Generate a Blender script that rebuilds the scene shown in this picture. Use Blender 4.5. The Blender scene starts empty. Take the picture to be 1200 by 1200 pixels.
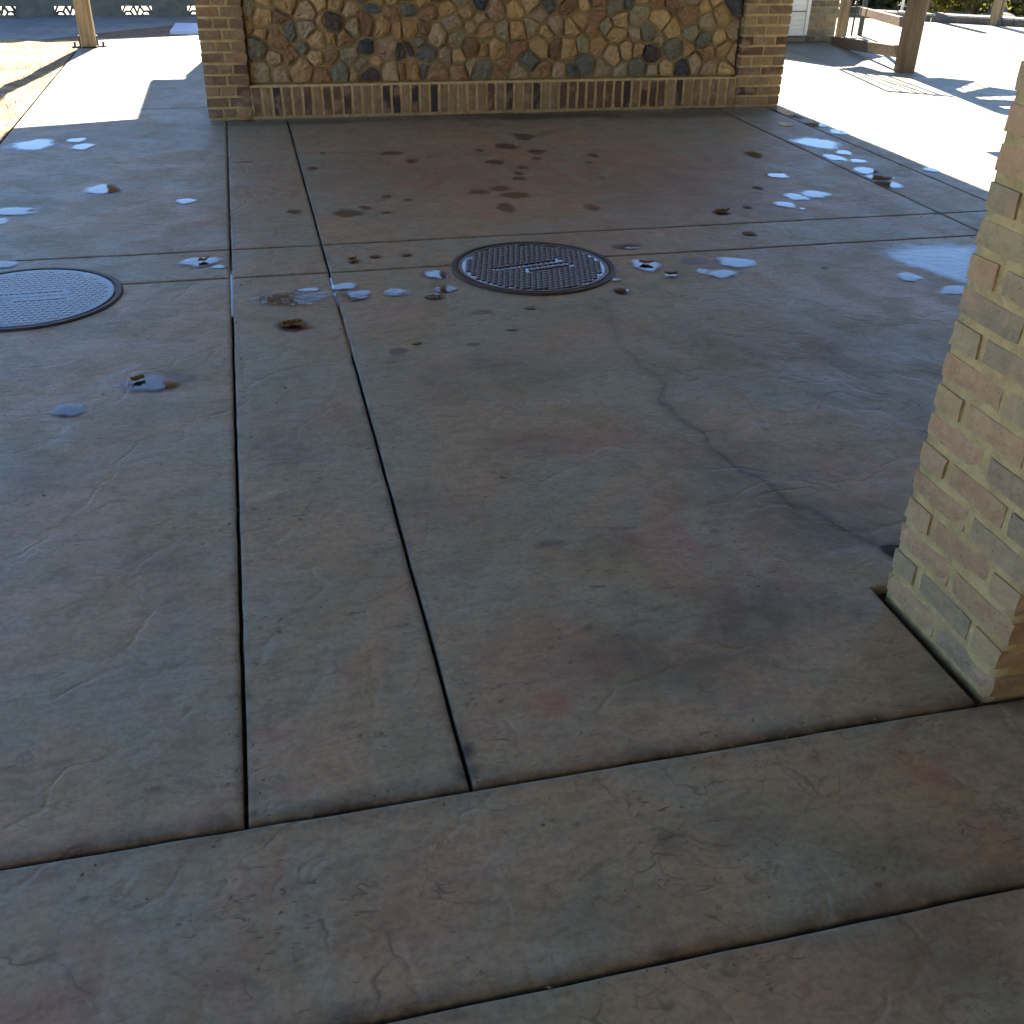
import bpy, bmesh, math, random
import numpy as np
from mathutils import Vector, Matrix, noise as mnoise

# ------------------------------------------------------------------ camera, sky, sun, exposure
scene = bpy.context.scene
COL = scene.collection
CAM_H = 1.55
FPX = 1202.0            # focal length in pixels of the 1200 px wide photograph
RW = np.array([[0.9717716727209607, -0.2351058409488637, 0.019622936804507808],
               [0.10671703487349471, 0.5122253194125574, 0.8521952221295969],
               [-0.21040743942388399, -0.826045074862402, 0.5228558536830715]])   # world -> camera
SUN_EL = 48.8
SUN_AZ = 9.2            # degrees clockwise from +Y
EXPOSURE = 2.98
SKY = 0.066
SUN = 5.0

cam = bpy.data.cameras.new('camera')
cam.sensor_width = 36.0
cam.lens = 36.0 * FPX / 1200.0
cam.clip_start = 0.02
cam.clip_end = 1000
cam_ob = bpy.data.objects.new('camera', cam)
COL.objects.link(cam_ob)
m4 = Matrix([list(RW.T[i]) + [0] for i in range(3)] + [[0, 0, 0, 1]])
m4.translation = (0, 0, CAM_H)
cam_ob.matrix_world = m4
scene.camera = cam_ob

world = bpy.data.worlds.new('World')
scene.world = world
world.use_nodes = True
wn = world.node_tree
for n in list(wn.nodes):
    wn.nodes.remove(n)
wo = wn.nodes.new('ShaderNodeOutputWorld')
wb = wn.nodes.new('ShaderNodeBackground')
ws = wn.nodes.new('ShaderNodeTexSky')
ws.sky_type = 'NISHITA'
ws.sun_disc = False
ws.air_density = 0.85
ws.dust_density = 0.1
ws.ozone_density = 6.0
ws.sun_elevation = math.radians(SUN_EL)
ws.sun_rotation = math.radians(SUN_AZ)
wb.inputs['Strength'].default_value = SKY
wn.links.new(ws.outputs[0], wb.inputs[0])
wn.links.new(wb.outputs[0], wo.inputs[0])

sun = bpy.data.lights.new('sun', 'SUN')
sun.energy = SUN
sun.angle = math.radians(0.5)
sun.color = (1.0, 0.94, 0.84)
sun_ob = bpy.data.objects.new('sun', sun)
COL.objects.link(sun_ob)
sd = Vector((math.sin(math.radians(SUN_AZ)) * math.cos(math.radians(SUN_EL)),
             math.cos(math.radians(SUN_AZ)) * math.cos(math.radians(SUN_EL)),
             math.sin(math.radians(SUN_EL))))
sun_ob.rotation_euler = sd.to_track_quat('Z', 'Y').to_euler()
sun_ob.location = (0, 0, 30)

vs = scene.view_settings
vs.view_transform = 'Standard'
vs.look = 'None'
vs.exposure = EXPOSURE
vs.gamma = 1.0
vs.use_curve_mapping = False
scene.cycles.max_bounces = 8
scene.cycles.diffuse_bounces = 5
scene.cycles.transparent_max_bounces = 12

rnd = random.Random(7)


# ------------------------------------------------------------------ helpers
def ray(px, py):
    d = np.array([(px - 600) / FPX, -(py - 600) / FPX, -1.0])
    return RW.T @ d


def G(px, py, z=0.0):                       # photo pixel -> point on the level z
    w = ray(px, py)
    t = (z - CAM_H) / w[2]
    return Vector((w[0] * t, w[1] * t, z))


def GY(px, py, Y):                          # photo pixel -> point on the upright plane y = Y
    w = ray(px, py)
    t = Y / w[1]
    return Vector((w[0] * t, Y, CAM_H + w[2] * t))


def up_sun(p, z):                           # the point at level z whose shadow falls on ground point p
    s = z / math.tan(math.radians(SUN_EL))
    return Vector((p[0] + s * math.sin(math.radians(SUN_AZ)), p[1] + s * math.cos(math.radians(SUN_AZ)), z))


def link(ob, parent=None):
    COL.objects.link(ob)
    if parent is not None:
        ob.parent = parent
    return ob


def empty(name, loc, label=None, cat=None, group=None):
    o = bpy.data.objects.new(name, None)
    o.empty_display_size = 0.1
    o.location = loc
    link(o)
    tag(o, label, cat, group)
    return o


def tag(o, label=None, cat=None, group=None, kind=None):
    if label: o['label'] = label
    if cat: o['category'] = cat
    if group: o['group'] = group
    if kind: o['kind'] = kind
    return o


def mesh_ob(name, verts, faces, m, parent=None, smooth=False, world_coords=True):
    zs = [v[2] for v in verts]
    flat = max(zs) - min(zs) < 1e-6
    me = bpy.data.meshes.new(name)
    off = Vector((0, 0, 0))
    if parent is not None and world_coords:
        off = Vector(parent.location)
        if parent.parent is not None:
            off += Vector(parent.parent.location)
    me.from_pydata([(v[0] - off.x, v[1] - off.y, v[2] - off.z) for v in verts], [], faces)
    me.update()
    bm = bmesh.new(); bm.from_mesh(me)
    bmesh.ops.recalc_face_normals(bm, faces=bm.faces)
    if flat:                      # a sheet lying flat faces up
        bm.normal_update()
        for q in bm.faces:
            if q.normal.z < 0: q.normal_flip()
    bm.to_mesh(me); bm.free()
    if smooth:
        me.shade_smooth()
    if m is not None:
        me.materials.append(m)
    ob = bpy.data.objects.new(name, me)
    return link(ob, parent)


class MB:
    """collects shapes for one mesh"""
    def __init__(s): s.v = []; s.f = []

    def add(s, v, f):
        o = len(s.v); s.v += [tuple(p) for p in v]; s.f += [tuple(i + o for i in q) for q in f]

    def box(s, x0, x1, y0, y1, z0, z1):
        s.add([(x0, y0, z0), (x1, y0, z0), (x1, y1, z0), (x0, y1, z0), (x0, y0, z1), (x1, y0, z1), (x1, y1, z1), (x0, y1, z1)],
              [(0, 3, 2, 1), (4, 5, 6, 7), (0, 1, 5, 4), (1, 2, 6, 5), (2, 3, 7, 6), (3, 0, 4, 7)])

    def beam(s, a, b, w, h, up=(0, 0, 1)):
        a = Vector(a); b = Vector(b); d = (b - a).normalized()
        r = d.cross(Vector(up))
        if r.length < 1e-4: r = Vector((1, 0, 0))
        r.normalize(); u = r.cross(d).normalized()
        c = min(w, h) * 0.12
        prof = [(-w/2 + c, -h/2), (w/2 - c, -h/2), (w/2, -h/2 + c), (w/2, h/2 - c), (w/2 - c, h/2), (-w/2 + c, h/2), (-w/2, h/2 - c), (-w/2, -h/2 + c)]
        v = [a + r * p[0] + u * p[1] for p in prof] + [b + r * p[0] + u * p[1] for p in prof]
        n = 8
        s.add(v, [tuple(range(n - 1, -1, -1)), tuple(range(n, 2 * n))] + [(i, (i + 1) % n, n + (i + 1) % n, n + i) for i in range(n)])

    def tube(s, a, b, r0, r1=None, n=10):
        r1 = r0 if r1 is None else r1
        a = Vector(a); b = Vector(b); d = (b - a).normalized()
        x = d.orthogonal().normalized(); y = d.cross(x)
        v = [a + (x * math.cos(2*math.pi*i/n) + y * math.sin(2*math.pi*i/n)) * r0 for i in range(n)]
        v += [b + (x * math.cos(2*math.pi*i/n) + y * math.sin(2*math.pi*i/n)) * r1 for i in range(n)]
        s.add(v, [tuple(range(n - 1, -1, -1)), tuple(range(n, 2 * n))] + [(i, (i + 1) % n, n + (i + 1) % n, n + i) for i in range(n)])

    def prism(s, poly, z0, z1):
        n = len(poly)
        v = [(p[0], p[1], z0) for p in poly] + [(p[0], p[1], z1) for p in poly]
        s.add(v, [tuple(range(n - 1, -1, -1)), tuple(range(n, 2 * n))] + [(i, (i + 1) % n, n + (i + 1) % n, n + i) for i in range(n)])

    def build(s, name, m, parent=None, smooth=False):
        return mesh_ob(name, s.v, s.f, m, parent, smooth)


# ------------------------------------------------------------------ materials
class NT:
    def __init__(s, name):
        s.m = bpy.data.materials.new(name); s.m.use_nodes = True
        s.t = s.m.node_tree
        for n in list(s.t.nodes): s.t.nodes.remove(n)
        s.out = s.t.nodes.new('ShaderNodeOutputMaterial')

    def n(s, typ, **kw):
        nd = s.t.nodes.new(typ)
        for k, v in kw.items():
            if k.startswith('i_'):
                key = k[2:]
                key = int(key) if key.isdigit() else key.replace('_', ' ')
                s.set(nd.inputs[key], v)
            else:
                setattr(nd, k, v)
        return nd

    def set(s, sock, v):
        if isinstance(v, bpy.types.NodeSocket): s.t.links.new(v, sock)
        elif isinstance(v, tuple) and len(v) == 3 and sock.type == 'RGBA': sock.default_value = (*v, 1)
        else: sock.default_value = v

    def math(s, op, a, b=None, c=None, clamp=False):
        nd = s.t.nodes.new('ShaderNodeMath'); nd.operation = op; nd.use_clamp = clamp
        for i, v in enumerate((a, b, c)):
            if v is not None: s.set(nd.inputs[i], v)
        return nd.outputs[0]

    def mix(s, fac, a, b, mode='MIX'):
        nd = s.t.nodes.new('ShaderNodeMix'); nd.data_type = 'RGBA'; nd.blend_type = mode
        s.set(nd.inputs[0], fac); s.set(nd.inputs[6], a); s.set(nd.inputs[7], b)
        return nd.outputs[2]

    def noise(s, vec, scale, detail=4, rough=0.55, dist=0.0):
        nd = s.n('ShaderNodeTexNoise'); nd.inputs['Scale'].default_value = scale
        nd.inputs['Detail'].default_value = detail; nd.inputs['Roughness'].default_value = rough
        nd.inputs['Distortion'].default_value = dist
        if vec is not None: s.t.links.new(vec, nd.inputs['Vector'])
        return nd.outputs[0]

    def ramp(s, v, lo, hi, a=0.0, b=1.0):
        nd = s.n('ShaderNodeMapRange'); nd.interpolation_type = 'SMOOTHSTEP'
        s.set(nd.inputs[0], v)
        for i, q in enumerate((lo, hi, a, b)): s.set(nd.inputs[1 + i], q)
        return nd.outputs[0]

    def pos(s): return s.n('ShaderNodeNewGeometry').outputs['Position']
    def obj(s): return s.n('ShaderNodeTexCoord').outputs['Object']
    def rand(s): return s.n('ShaderNodeObjectInfo').outputs['Random']

    def mapping(s, vec, scale=(1, 1, 1), loc=(0, 0, 0), rot=(0, 0, 0)):
        nd = s.n('ShaderNodeMapping'); s.t.links.new(vec, nd.inputs[0])
        nd.inputs['Scale'].default_value = scale
        s.set(nd.inputs['Location'], loc); nd.inputs['Rotation'].default_value = rot
        return nd.outputs[0]

    def bump(s, h, strength, dist=0.01, normal=None):
        nd = s.n('ShaderNodeBump'); nd.inputs['Strength'].default_value = strength; nd.inputs['Distance'].default_value = dist
        s.t.links.new(h, nd.inputs['Height'])
        if normal is not None: s.t.links.new(normal, nd.inputs['Normal'])
        return nd.outputs[0]

    def principled(s, color, rough=0.8, normal=None, spec=0.5, metal=0.0, **kw):
        p = s.n('ShaderNodeBsdfPrincipled')
        s.set(p.inputs['Base Color'], color); s.set(p.inputs['Roughness'], rough)
        s.set(p.inputs['Specular IOR Level'], spec); s.set(p.inputs['Metallic'], metal)
        if normal is not None: s.t.links.new(normal, p.inputs['Normal'])
        s.t.links.new(p.outputs[0], s.out.inputs[0])
        return s.m


def mat_concrete(name, light=1.0, stains=True):
    t = NT(name); P = t.pos()
    # every slab its own slight tone
    off = t.n('ShaderNodeCombineXYZ', i_0=t.math('MULTIPLY', t.rand(), 9.0), i_1=t.math('MULTIPLY', t.rand(), 5.0))
    Pv = t.n('ShaderNodeVectorMath', operation='ADD', i_0=P, i_1=off.outputs[0]).outputs[0]
    big = t.noise(Pv, 1.5, 6, 0.62, 0.9)
    mid = t.noise(P, 3.7, 6, 0.62, 0.8)
    streak = t.noise(t.mapping(P, (6.0, 12.0, 6)), 1.0, 6, 0.68, 0.9)
    fine = t.noise(P, 70, 4, 0.7)
    warm = (0.230, 0.194, 0.122); cool = (0.184, 0.202, 0.148); olive = (0.174, 0.170, 0.094)
    c = t.mix(t.ramp(big, 0.41, 0.58), warm, cool)
    c = t.mix(t.ramp(mid, 0.45, 0.72, 0, 0.75), c, olive)
    c = t.mix(t.ramp(streak, 0.52, 0.68, 0, 0.42), c, (0.105, 0.090, 0.066))
    c = t.mix(t.ramp(streak, 0.45, 0.30, 0, 0.36), c, (0.270, 0.245, 0.215))
    redn = t.noise(t.mapping(P, (1, 1, 1), (3.1, 7.7, 0)), 1.7, 6, 0.66, 1.0)
    c = t.mix(t.ramp(redn, 0.53, 0.72, 0, 0.6), c, (0.205, 0.125, 0.098))
    # slate-stamp veins: thin dark pigment lines in the low lines of the stamp
    wx = t.noise(P, 2.6, 3, 0.5, 0.0)
    warp = t.n('ShaderNodeVectorMath', operation='MULTIPLY_ADD')
    t.set(warp.inputs[0], t.n('ShaderNodeTexNoise', i_Scale=3.0, i_Detail=4.0, i_Vector=P).outputs[1]); warp.inputs[1].default_value = (.34, .34, 0); t.set(warp.inputs[2], P)
    vn = t.noise(warp.outputs[0], 2.3, 3.0, 0.5, 0.3)
    vein_d = t.math('ABSOLUTE', t.math('SUBTRACT', vn, 0.5))
    yy = t.n('ShaderNodeSeparateXYZ', i_0=P).outputs[1]
    gate = t.math('MULTIPLY', t.ramp(t.noise(P, 2.6, 4, 0.6), 0.42, 0.60), t.ramp(yy, 1.43, 1.44, 1.0, 0.35))
    vein = t.math('MULTIPLY', t.ramp(vein_d, 0.0055, 0.001), gate)
    vn2 = t.noise(t.mapping(warp.outputs[0], (1.0, 1.7, 1), (4, 2, 0)), 5.0, 3.0, 0.55, 0.2)
    vein2 = t.math('MULTIPLY', t.ramp(t.math('ABSOLUTE', t.math('SUBTRACT', vn2, 0.5)), 0.010, 0.002), t.ramp(t.noise(t.mapping(P, (1, 1, 1), (9, 1, 0)), 7.0, 3, 0.6), 0.50, 0.62))
    veins = t.math('MAXIMUM', vein, t.math('MULTIPLY', vein2, t.ramp(yy, 1.43, 1.44, 1.0, 0.55)))
    c = t.mix(t.math('MULTIPLY', t.math('MULTIPLY', veins, 0.62), t.ramp(t.noise(P, 12, 3, 0.6), 0.35, 0.62, 0.15, 1.0)), c, (0.045, 0.038, 0.034))
    # the stamp's terraces: low steps with a darker riser
    ter = t.math('MULTIPLY', t.noise(warp.outputs[0], 1.35, 5, 0.55, 0.25), 13.0)
    fr_ = t.math('FRACT', ter)
    step = t.math('ADD', t.math('FLOOR', ter), t.ramp(fr_, 0.0, 0.10))
    tg = t.math('MULTIPLY', t.ramp(t.noise(t.mapping(P, (1, 1, 1), (6, 3, 0)), 2.2, 4, 0.6), 0.44, 0.60), t.ramp(yy, 1.43, 1.44, 1.0, 0.45))
    riser = t.math('MULTIPLY', t.math('MULTIPLY', t.ramp(fr_, 0.10, 0.03), t.ramp(fr_, 0.0, 0.03)), tg)
    c = t.mix(t.math('MULTIPLY', riser, t.ramp(t.noise(P, 9, 4, 0.6), 0.40, 0.60, 0.1, 0.75)), c, (0.055, 0.047, 0.038))
    # flecks: little pits, longer across than along
    fl = t.noise(t.mapping(P, (22, 55, 30)), 1.0, 4, 0.7, 0.8)
    fgate = t.ramp(t.noise(t.mapping(P, (1, 1, 1), (1, 5, 0)), 2.6, 4, 0.6), 0.42, 0.60)
    fleck = t.math('MULTIPLY', t.ramp(fl, 0.595, 0.66), fgate)
    c = t.mix(t.math('MULTIPLY', fleck, 0.85), c, (0.055, 0.046, 0.042))
    c = t.mix(t.ramp(fine, 0.40, 0.66, 0.0, 0.36), c, (0.09, 0.078, 0.065))
    c = t.mix(t.ramp(t.noise(t.mapping(P, (18, 34, 20)), 1.0, 5, 0.7, 0.4), 0.46, 0.60, 0, 0.34), c, (0.10, 0.088, 0.066))
    rough = t.ramp(mid, 0.3, 0.7, 0.48, 0.64)
    if stains:
        a = t.n('ShaderNodeAttribute', attribute_name='stain')
        sp = t.n('ShaderNodeSeparateColor', i_0=a.outputs['Color'])
        damp, red, dirt = sp.outputs
        rag = t.noise(P, 16, 5, 0.65)
        dampr = t.ramp(t.math('ADD', damp, t.math('MULTIPLY', t.math('SUBTRACT', rag, 0.5), 0.5)), 0.30, 0.62)
        dampr = t.math('MULTIPLY', dampr, t.ramp(damp, 0.02, 0.15))
        redr = t.math('MULTIPLY', red, t.ramp(t.noise(P, 9, 5, 0.7), 0.3, 0.62))
        cl_ = t.math('MULTIPLY', a.outputs['Alpha'], t.ramp(t.noise(P, 4.5, 6, 0.65, 0.5), 0.34, 0.60, 0.22, 0.88))
        c = t.mix(cl_, c, (0.068, 0.060, 0.043))
        c = t.mix(redr, c, (0.200, 0.088, 0.064))
        c = t.mix(dampr, c, (0.060, 0.043, 0.030))
        dirtr = t.math('MULTIPLY', dirt, t.ramp(t.noise(P, 38, 4, 0.7), 0.22, 0.55, 0.45, 1.0))
        c = t.mix(dirtr, c, (0.030, 0.025, 0.019))
        rough = t.math('SUBTRACT', rough, t.math('MULTIPLY', dampr, 0.18))
    if light != 1.0:
        c = t.mix(1.0, c, (light, light, light), 'MULTIPLY')
    h = t.math('MULTIPLY_ADD', t.noise(P, 6.5, 6, 0.6, 0.6), 1.0, t.math('MULTIPLY', t.ramp(vein_d, 0.035, 0.0), -0.30))
    h = t.math('MULTIPLY_ADD', t.math('MULTIPLY', step, tg), 0.09, h)
    h = t.math('MULTIPLY_ADD', fleck, -0.25, h)
    h = t.math('MULTIPLY_ADD', fine, 0.05, h)
    nrm = t.bump(h, 0.45, 0.010)
    return t.principled(c, rough, nrm, 0.17)


def mat_simple(name, color, rough=0.8, var=0.3, scale=12.0, bump=0.3, bdist=0.004, spec=0.4, metal=0.0, coords='pos', second=None):
    t = NT(name); P = t.pos() if coords == 'pos' else t.obj()
    a = t.noise(P, scale, 6, 0.65, 0.4)
    dark = tuple(x * (1 - var) for x in color); lite = tuple(min(1, x * (1 + var)) for x in color)
    c = t.mix(t.ramp(a, 0.3, 0.7), dark, lite)
    if second: c = t.mix(t.ramp(t.noise(P, scale * 0.35, 5, 0.6, 0.5), 0.48, 0.68), c, second)
    nrm = t.bump(t.noise(P, scale * 4, 5, 0.7), bump, bdist)
    return t.principled(c, rough, nrm, spec, metal)


def mat_brick(name, tones, lime=0.3, limecol=(0.40, 0.35, 0.22), scale=28):
    """tones: list of base colours picked by each brick's own random number"""
    t = NT(name); P = t.pos(); r = t.rand()
    cr = t.n('ShaderNodeValToRGB'); cr.color_ramp.interpolation = 'CONSTANT'
    el = cr.color_ramp.elements
    while len(el) < len(tones): el.new(0.5)
    for i, q in enumerate(tones):
        el[i].position = i / len(tones); el[i].color = (*q, 1)
    t.set(cr.inputs[0], r)
    a = t.noise(P, scale, 6, 0.68, 0.5)
    c = t.mix(t.ramp(a, 0.25, 0.75, 0, 0.6), cr.outputs[0], t.mix(1.0, cr.outputs[0], (0.55, 0.5, 0.48), 'MULTIPLY'))
    # each brick burnt to another tone in places
    c = t.mix(t.ramp(t.noise(P, 11, 3, 0.5), 0.50, 0.66, 0, 0.5), c, (0.34, 0.22, 0.14))
    lm = t.ramp(t.noise(P, 17, 7, 0.72, 0.6), 0.46, 0.70, 0, lime)
    c = t.mix(lm, c, limecol)
    pit = t.ramp(t.noise(P, 120, 3, 0.6), 0.64, 0.72)
    c = t.mix(t.math('MULTIPLY', pit, 0.5), c, (0.05, 0.04, 0.03))
    h = t.math('MULTIPLY_ADD', pit, -0.3, t.noise(P, 45, 6, 0.7))
    return t.principled(c, 0.9, t.bump(h, 0.8, 0.010), 0.25)


def mat_mortar(name, color):
    t = NT(name); P = t.pos()
    a = t.noise(P, 20, 6, 0.7, 0.4); g = t.noise(P, 190, 3, 0.6)
    c = t.mix(t.ramp(a, 0.3, 0.7), tuple(x * 0.72 for x in color), tuple(x * 1.15 for x in color))
    c = t.mix(t.ramp(g, 0.55, 0.75, 0, 0.35), c, (0.12, 0.09, 0.05))
    h = t.math('ADD', t.math('MULTIPLY', g, 0.35), a)
    return t.principled(c, 0.95, t.bump(h, 0.8, 0.006), 0.15)


def mat_stone(name, tones, vein):
    t = NT(name); P = t.pos(); r = t.rand()
    cr = t.n('ShaderNodeValToRGB'); cr.color_ramp.interpolation = 'CONSTANT'
    el = cr.color_ramp.elements
    while len(el) < len(tones): el.new(0.5)
    for i, q in enumerate(tones):
        el[i].position = i / len(tones); el[i].color = (*q, 1)
    t.set(cr.inputs[0], r)
    off = t.n('ShaderNodeCombineXYZ', i_0=t.math('MULTIPLY', r, 31.0), i_2=t.math('MULTIPLY', r, 17.0))
    Pv = t.n('ShaderNodeVectorMath', operation='ADD', i_0=P, i_1=off.outputs[0]).outputs[0]
    a = t.noise(Pv, 22, 7, 0.7, 1.2)
    c = t.mix(t.ramp(a, 0.28, 0.72, 0, 0.7), cr.outputs[0], t.mix(1.0, cr.outputs[0], (0.45, 0.42, 0.4), 'MULTIPLY'))
    c = t.mix(t.ramp(t.noise(Pv, 9, 5, 0.7, 1.5), 0.52, 0.68, 0, 0.6), c, vein)
    sp = t.ramp(t.noise(Pv, 60, 4, 0.7), 0.66, 0.74, 0, 0.6)
    c = t.mix(sp, c, (0.42, 0.38, 0.30))
    h = t.math('ADD', t.noise(Pv, 24, 6, 0.7, 0.8), t.math('MULTIPLY', t.noise(Pv, 7, 2, 0.5), 1.0))
    return t.principled(c, 0.85, t.bump(h, 1.0, 0.012), 0.3)


def mat_wood(name, color, axis=2):
    t = NT(name); P = t.pos()
    sc = [26, 26, 26]; sc[axis] = 1.6
    g = t.noise(t.mapping(P, tuple(sc)), 1.0, 6, 0.65, 0.6)
    c = t.mix(t.ramp(g, 0.3, 0.7), tuple(x * 0.6 for x in color), tuple(x * 1.2 for x in color))
    c = t.mix(t.ramp(t.noise(P, 4, 4, 0.6), 0.5, 0.75, 0, 0.4), c, tuple(x * 0.5 for x in color))
    return t.principled(c, 0.75, t.bump(g, 0.4, 0.004), 0.3)


def mat_water(name, rough=0.02, tint=0.78, ripple=0.04):
    t = NT(name); P = t.pos()
    h = t.math('ADD', t.noise(P, 22, 3, 0.5, 0.6), t.math('MULTIPLY', t.noise(P, 90, 2, 0.5), 0.15))
    nrm = t.bump(h, ripple, 0.006)
    fr0 = t.n('ShaderNodeFresnel', i_IOR=1.33, i_Normal=nrm)
    ea = t.n('ShaderNodeAttribute', attribute_name='shallow')      # how far the water has thinned out towards its rim
    edge = t.math('SUBTRACT', 1.0, t.ramp(t.math('ADD', ea.outputs['Fac'], t.math('MULTIPLY', t.math('SUBTRACT', t.noise(P, 30, 4, 0.6), 0.5), 0.6)), 0.12, 0.90))
    fr = t.n('ShaderNodeMath', operation='MULTIPLY', i_0=fr0.outputs[0], i_1=edge)
    gl = t.n('ShaderNodeBsdfGlossy', i_Roughness=rough, i_Normal=nrm)
    tr = t.n('ShaderNodeBsdfTransparent', i_0=t.mix(edge, (1, 1, 1), (tint, tint, tint)))
    mx = t.n('ShaderNodeMixShader', i_0=fr.outputs[0])
    t.t.links.new(tr.outputs[0], mx.inputs[1]); t.t.links.new(gl.outputs[0], mx.inputs[2])
    t.t.links.new(mx.outputs[0], t.out.inputs[0])
    return t.m


def mat_leaf(name, col, col2, trans=0.4):
    t = NT(name); P = t.pos()
    c = t.mix(t.ramp(t.noise(P, 6, 3, 0.6), 0.35, 0.65), col, col2)
    d = t.n('ShaderNodeBsdfDiffuse', i_0=c); tl = t.n('ShaderNodeBsdfTranslucent', i_0=c)
    mx = t.n('ShaderNodeMixShader', i_0=trans)
    t.t.links.new(d.outputs[0], mx.inputs[1]); t.t.links.new(tl.outputs[0], mx.inputs[2])
    t.t.links.new(mx.outputs[0], t.out.inputs[0])
    return t.m


M = {}
M['concrete'] = mat_concrete('stamped_concrete')
M['paving'] = mat_concrete('paving_concrete', 0.95, stains=False)
M['bed'] = mat_simple('joint_dirt', (0.016, 0.013, 0.010), 0.95, 0.4, 30, 0.6)
M['water'] = mat_water('water')
M['film'] = mat_water('water_film', 0.12, 0.8, 0.25)
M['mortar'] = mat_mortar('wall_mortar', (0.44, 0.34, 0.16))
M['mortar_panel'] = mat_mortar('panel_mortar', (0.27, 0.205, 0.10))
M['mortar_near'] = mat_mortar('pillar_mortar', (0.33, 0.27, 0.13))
M['brick_wall'] = mat_brick('wall_brick', [(0.25, 0.17, 0.09), (0.20, 0.13, 0.07), (0.29, 0.20, 0.10), (0.16, 0.11, 0.07), (0.27, 0.17, 0.085), (0.22, 0.16, 0.09)], 0.35, (0.34, 0.26, 0.12))
M['brick_dark'] = mat_brick('dark_brick', [(0.085, 0.05, 0.035), (0.05, 0.04, 0.035), (0.12, 0.07, 0.045), (0.14, 0.085, 0.05)], 0.12, (0.3, 0.22, 0.1))
M['brick_near'] = mat_brick('pillar_brick', [(0.34, 0.265, 0.145), (0.27, 0.235, 0.145), (0.37, 0.26, 0.15), (0.31, 0.265, 0.155), (0.32, 0.225, 0.125), (0.24, 0.21, 0.135)], 0.5, (0.34, 0.275, 0.14))
STONE = {
    'tan': mat_stone('tan_stone', [(0.456, 0.318, 0.137), (0.400, 0.270, 0.119), (0.513, 0.364, 0.166), (0.356, 0.249, 0.113), (0.471, 0.337, 0.166)], (0.328, 0.176, 0.071)),
    'rust': mat_stone('rust_stone', [(0.356, 0.221, 0.092), (0.292, 0.184, 0.086), (0.389, 0.254, 0.108)], (0.200, 0.113, 0.059)),
    'brown': mat_stone('brown_stone', [(0.285, 0.168, 0.083), (0.214, 0.129, 0.071), (0.328, 0.202, 0.100)], (0.171, 0.108, 0.059)),
    'grey': mat_stone('grey_stone', [(0.356, 0.270, 0.161), (0.313, 0.249, 0.154), (0.400, 0.297, 0.172), (0.342, 0.229, 0.143)], (0.242, 0.162, 0.083)),
    'blue': mat_stone('blue_stone', [(0.143, 0.151, 0.119), (0.178, 0.176, 0.124), (0.114, 0.129, 0.116)], (0.214, 0.162, 0.090)),
    'dark': mat_stone('dark_stone', [(0.079, 0.075, 0.062), (0.085, 0.060, 0.051), (0.057, 0.067, 0.069)], (0.157, 0.135, 0.100)),
    'green': mat_stone('green_stone', [(0.271, 0.249, 0.143), (0.313, 0.270, 0.154), (0.356, 0.305, 0.178)], (0.228, 0.176, 0.095)),
}
M['iron'] = mat_simple('cast_iron', (0.020, 0.016, 0.016), 0.33, 0.3, 40, 0.3, 0.002, 0.4, 0.1)
M['iron_rim'] = mat_simple('rusty_iron', (0.022, 0.018, 0.016), 0.6, 0.4, 30, 0.5, 0.003, 0.4, 0.2)
M['wood_post'] = mat_wood('post_wood', (0.24, 0.17, 0.09))
M['wood_dark'] = mat_wood('dark_post_wood', (0.13, 0.085, 0.045))
M['wood_beam'] = mat_wood('beam_wood', (0.15, 0.10, 0.06), 0)
M['metal'] = mat_simple('black_metal', (0.03, 0.03, 0.03), 0.5, 0.2, 30, 0.1, 0.002, 0.5, 0.3)
M['plate'] = mat_simple('sky_reflection_paint', (0.50, 0.62, 0.76), 0.3, 0.1, 8, 0.1, 0.002, 0.5)  # sky reflection of a wet patch, put into the base colour
M['lawn'] = mat_simple('dry_lawn', (0.22, 0.16, 0.09), 0.95, 0.35, 6, 0.8, 0.02, 0.1, second=(0.36, 0.29, 0.17))
M['blade'] = mat_leaf('dry_grass', (0.28, 0.22, 0.13), (0.20, 0.15, 0.08), 0.3)
M['soil'] = mat_simple('bare_soil', (0.17, 0.115, 0.075), 0.95, 0.3, 7, 0.7, 0.01, 0.1)
M['terrain'] = mat_simple('terrain', (0.25, 0.22, 0.16), 0.95, 0.25, 2, 0.4, 0.02, 0.1)
M['apron'] = mat_simple('apron', (0.17, 0.18, 0.165), 0.8, 0.2, 3, 0.3, 0.004, 0.3)
M['screen'] = mat_simple('screen_wall', (0.12, 0.125, 0.10), 0.9, 0.2, 6, 0.4, 0.004, 0.2)
M['roof'] = mat_simple('roof_board', (0.48, 0.38, 0.26), 0.8, 0.2, 6, 0.2)
M['plaster'] = mat_simple('plaster', (0.24, 0.18, 0.12), 0.9, 0.15, 5, 0.2)
M['door'] = mat_simple('white_paint', (0.76, 0.70, 0.54), 0.5, 0.05, 4, 0.05)
M['leaf_hedge'] = mat_leaf('hedge_leaf', (0.11, 0.12, 0.035), (0.16, 0.14, 0.04), 0.5)
M['leaf_dark'] = mat_leaf('dark_leaf', (0.04, 0.055, 0.025), (0.06, 0.07, 0.03), 0.3)
M['bark'] = mat_wood('bark', (0.10, 0.075, 0.05))
M['rock'] = mat_simple('rock', (0.11, 0.10, 0.09), 0.9, 0.35, 8, 0.8, 0.01, 0.2)
M['dead_leaf'] = mat_leaf('dead_leaf', (0.20, 0.10, 0.035), (0.11, 0.055, 0.025), 0.2)
M['rail'] = M['wood_beam']

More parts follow.
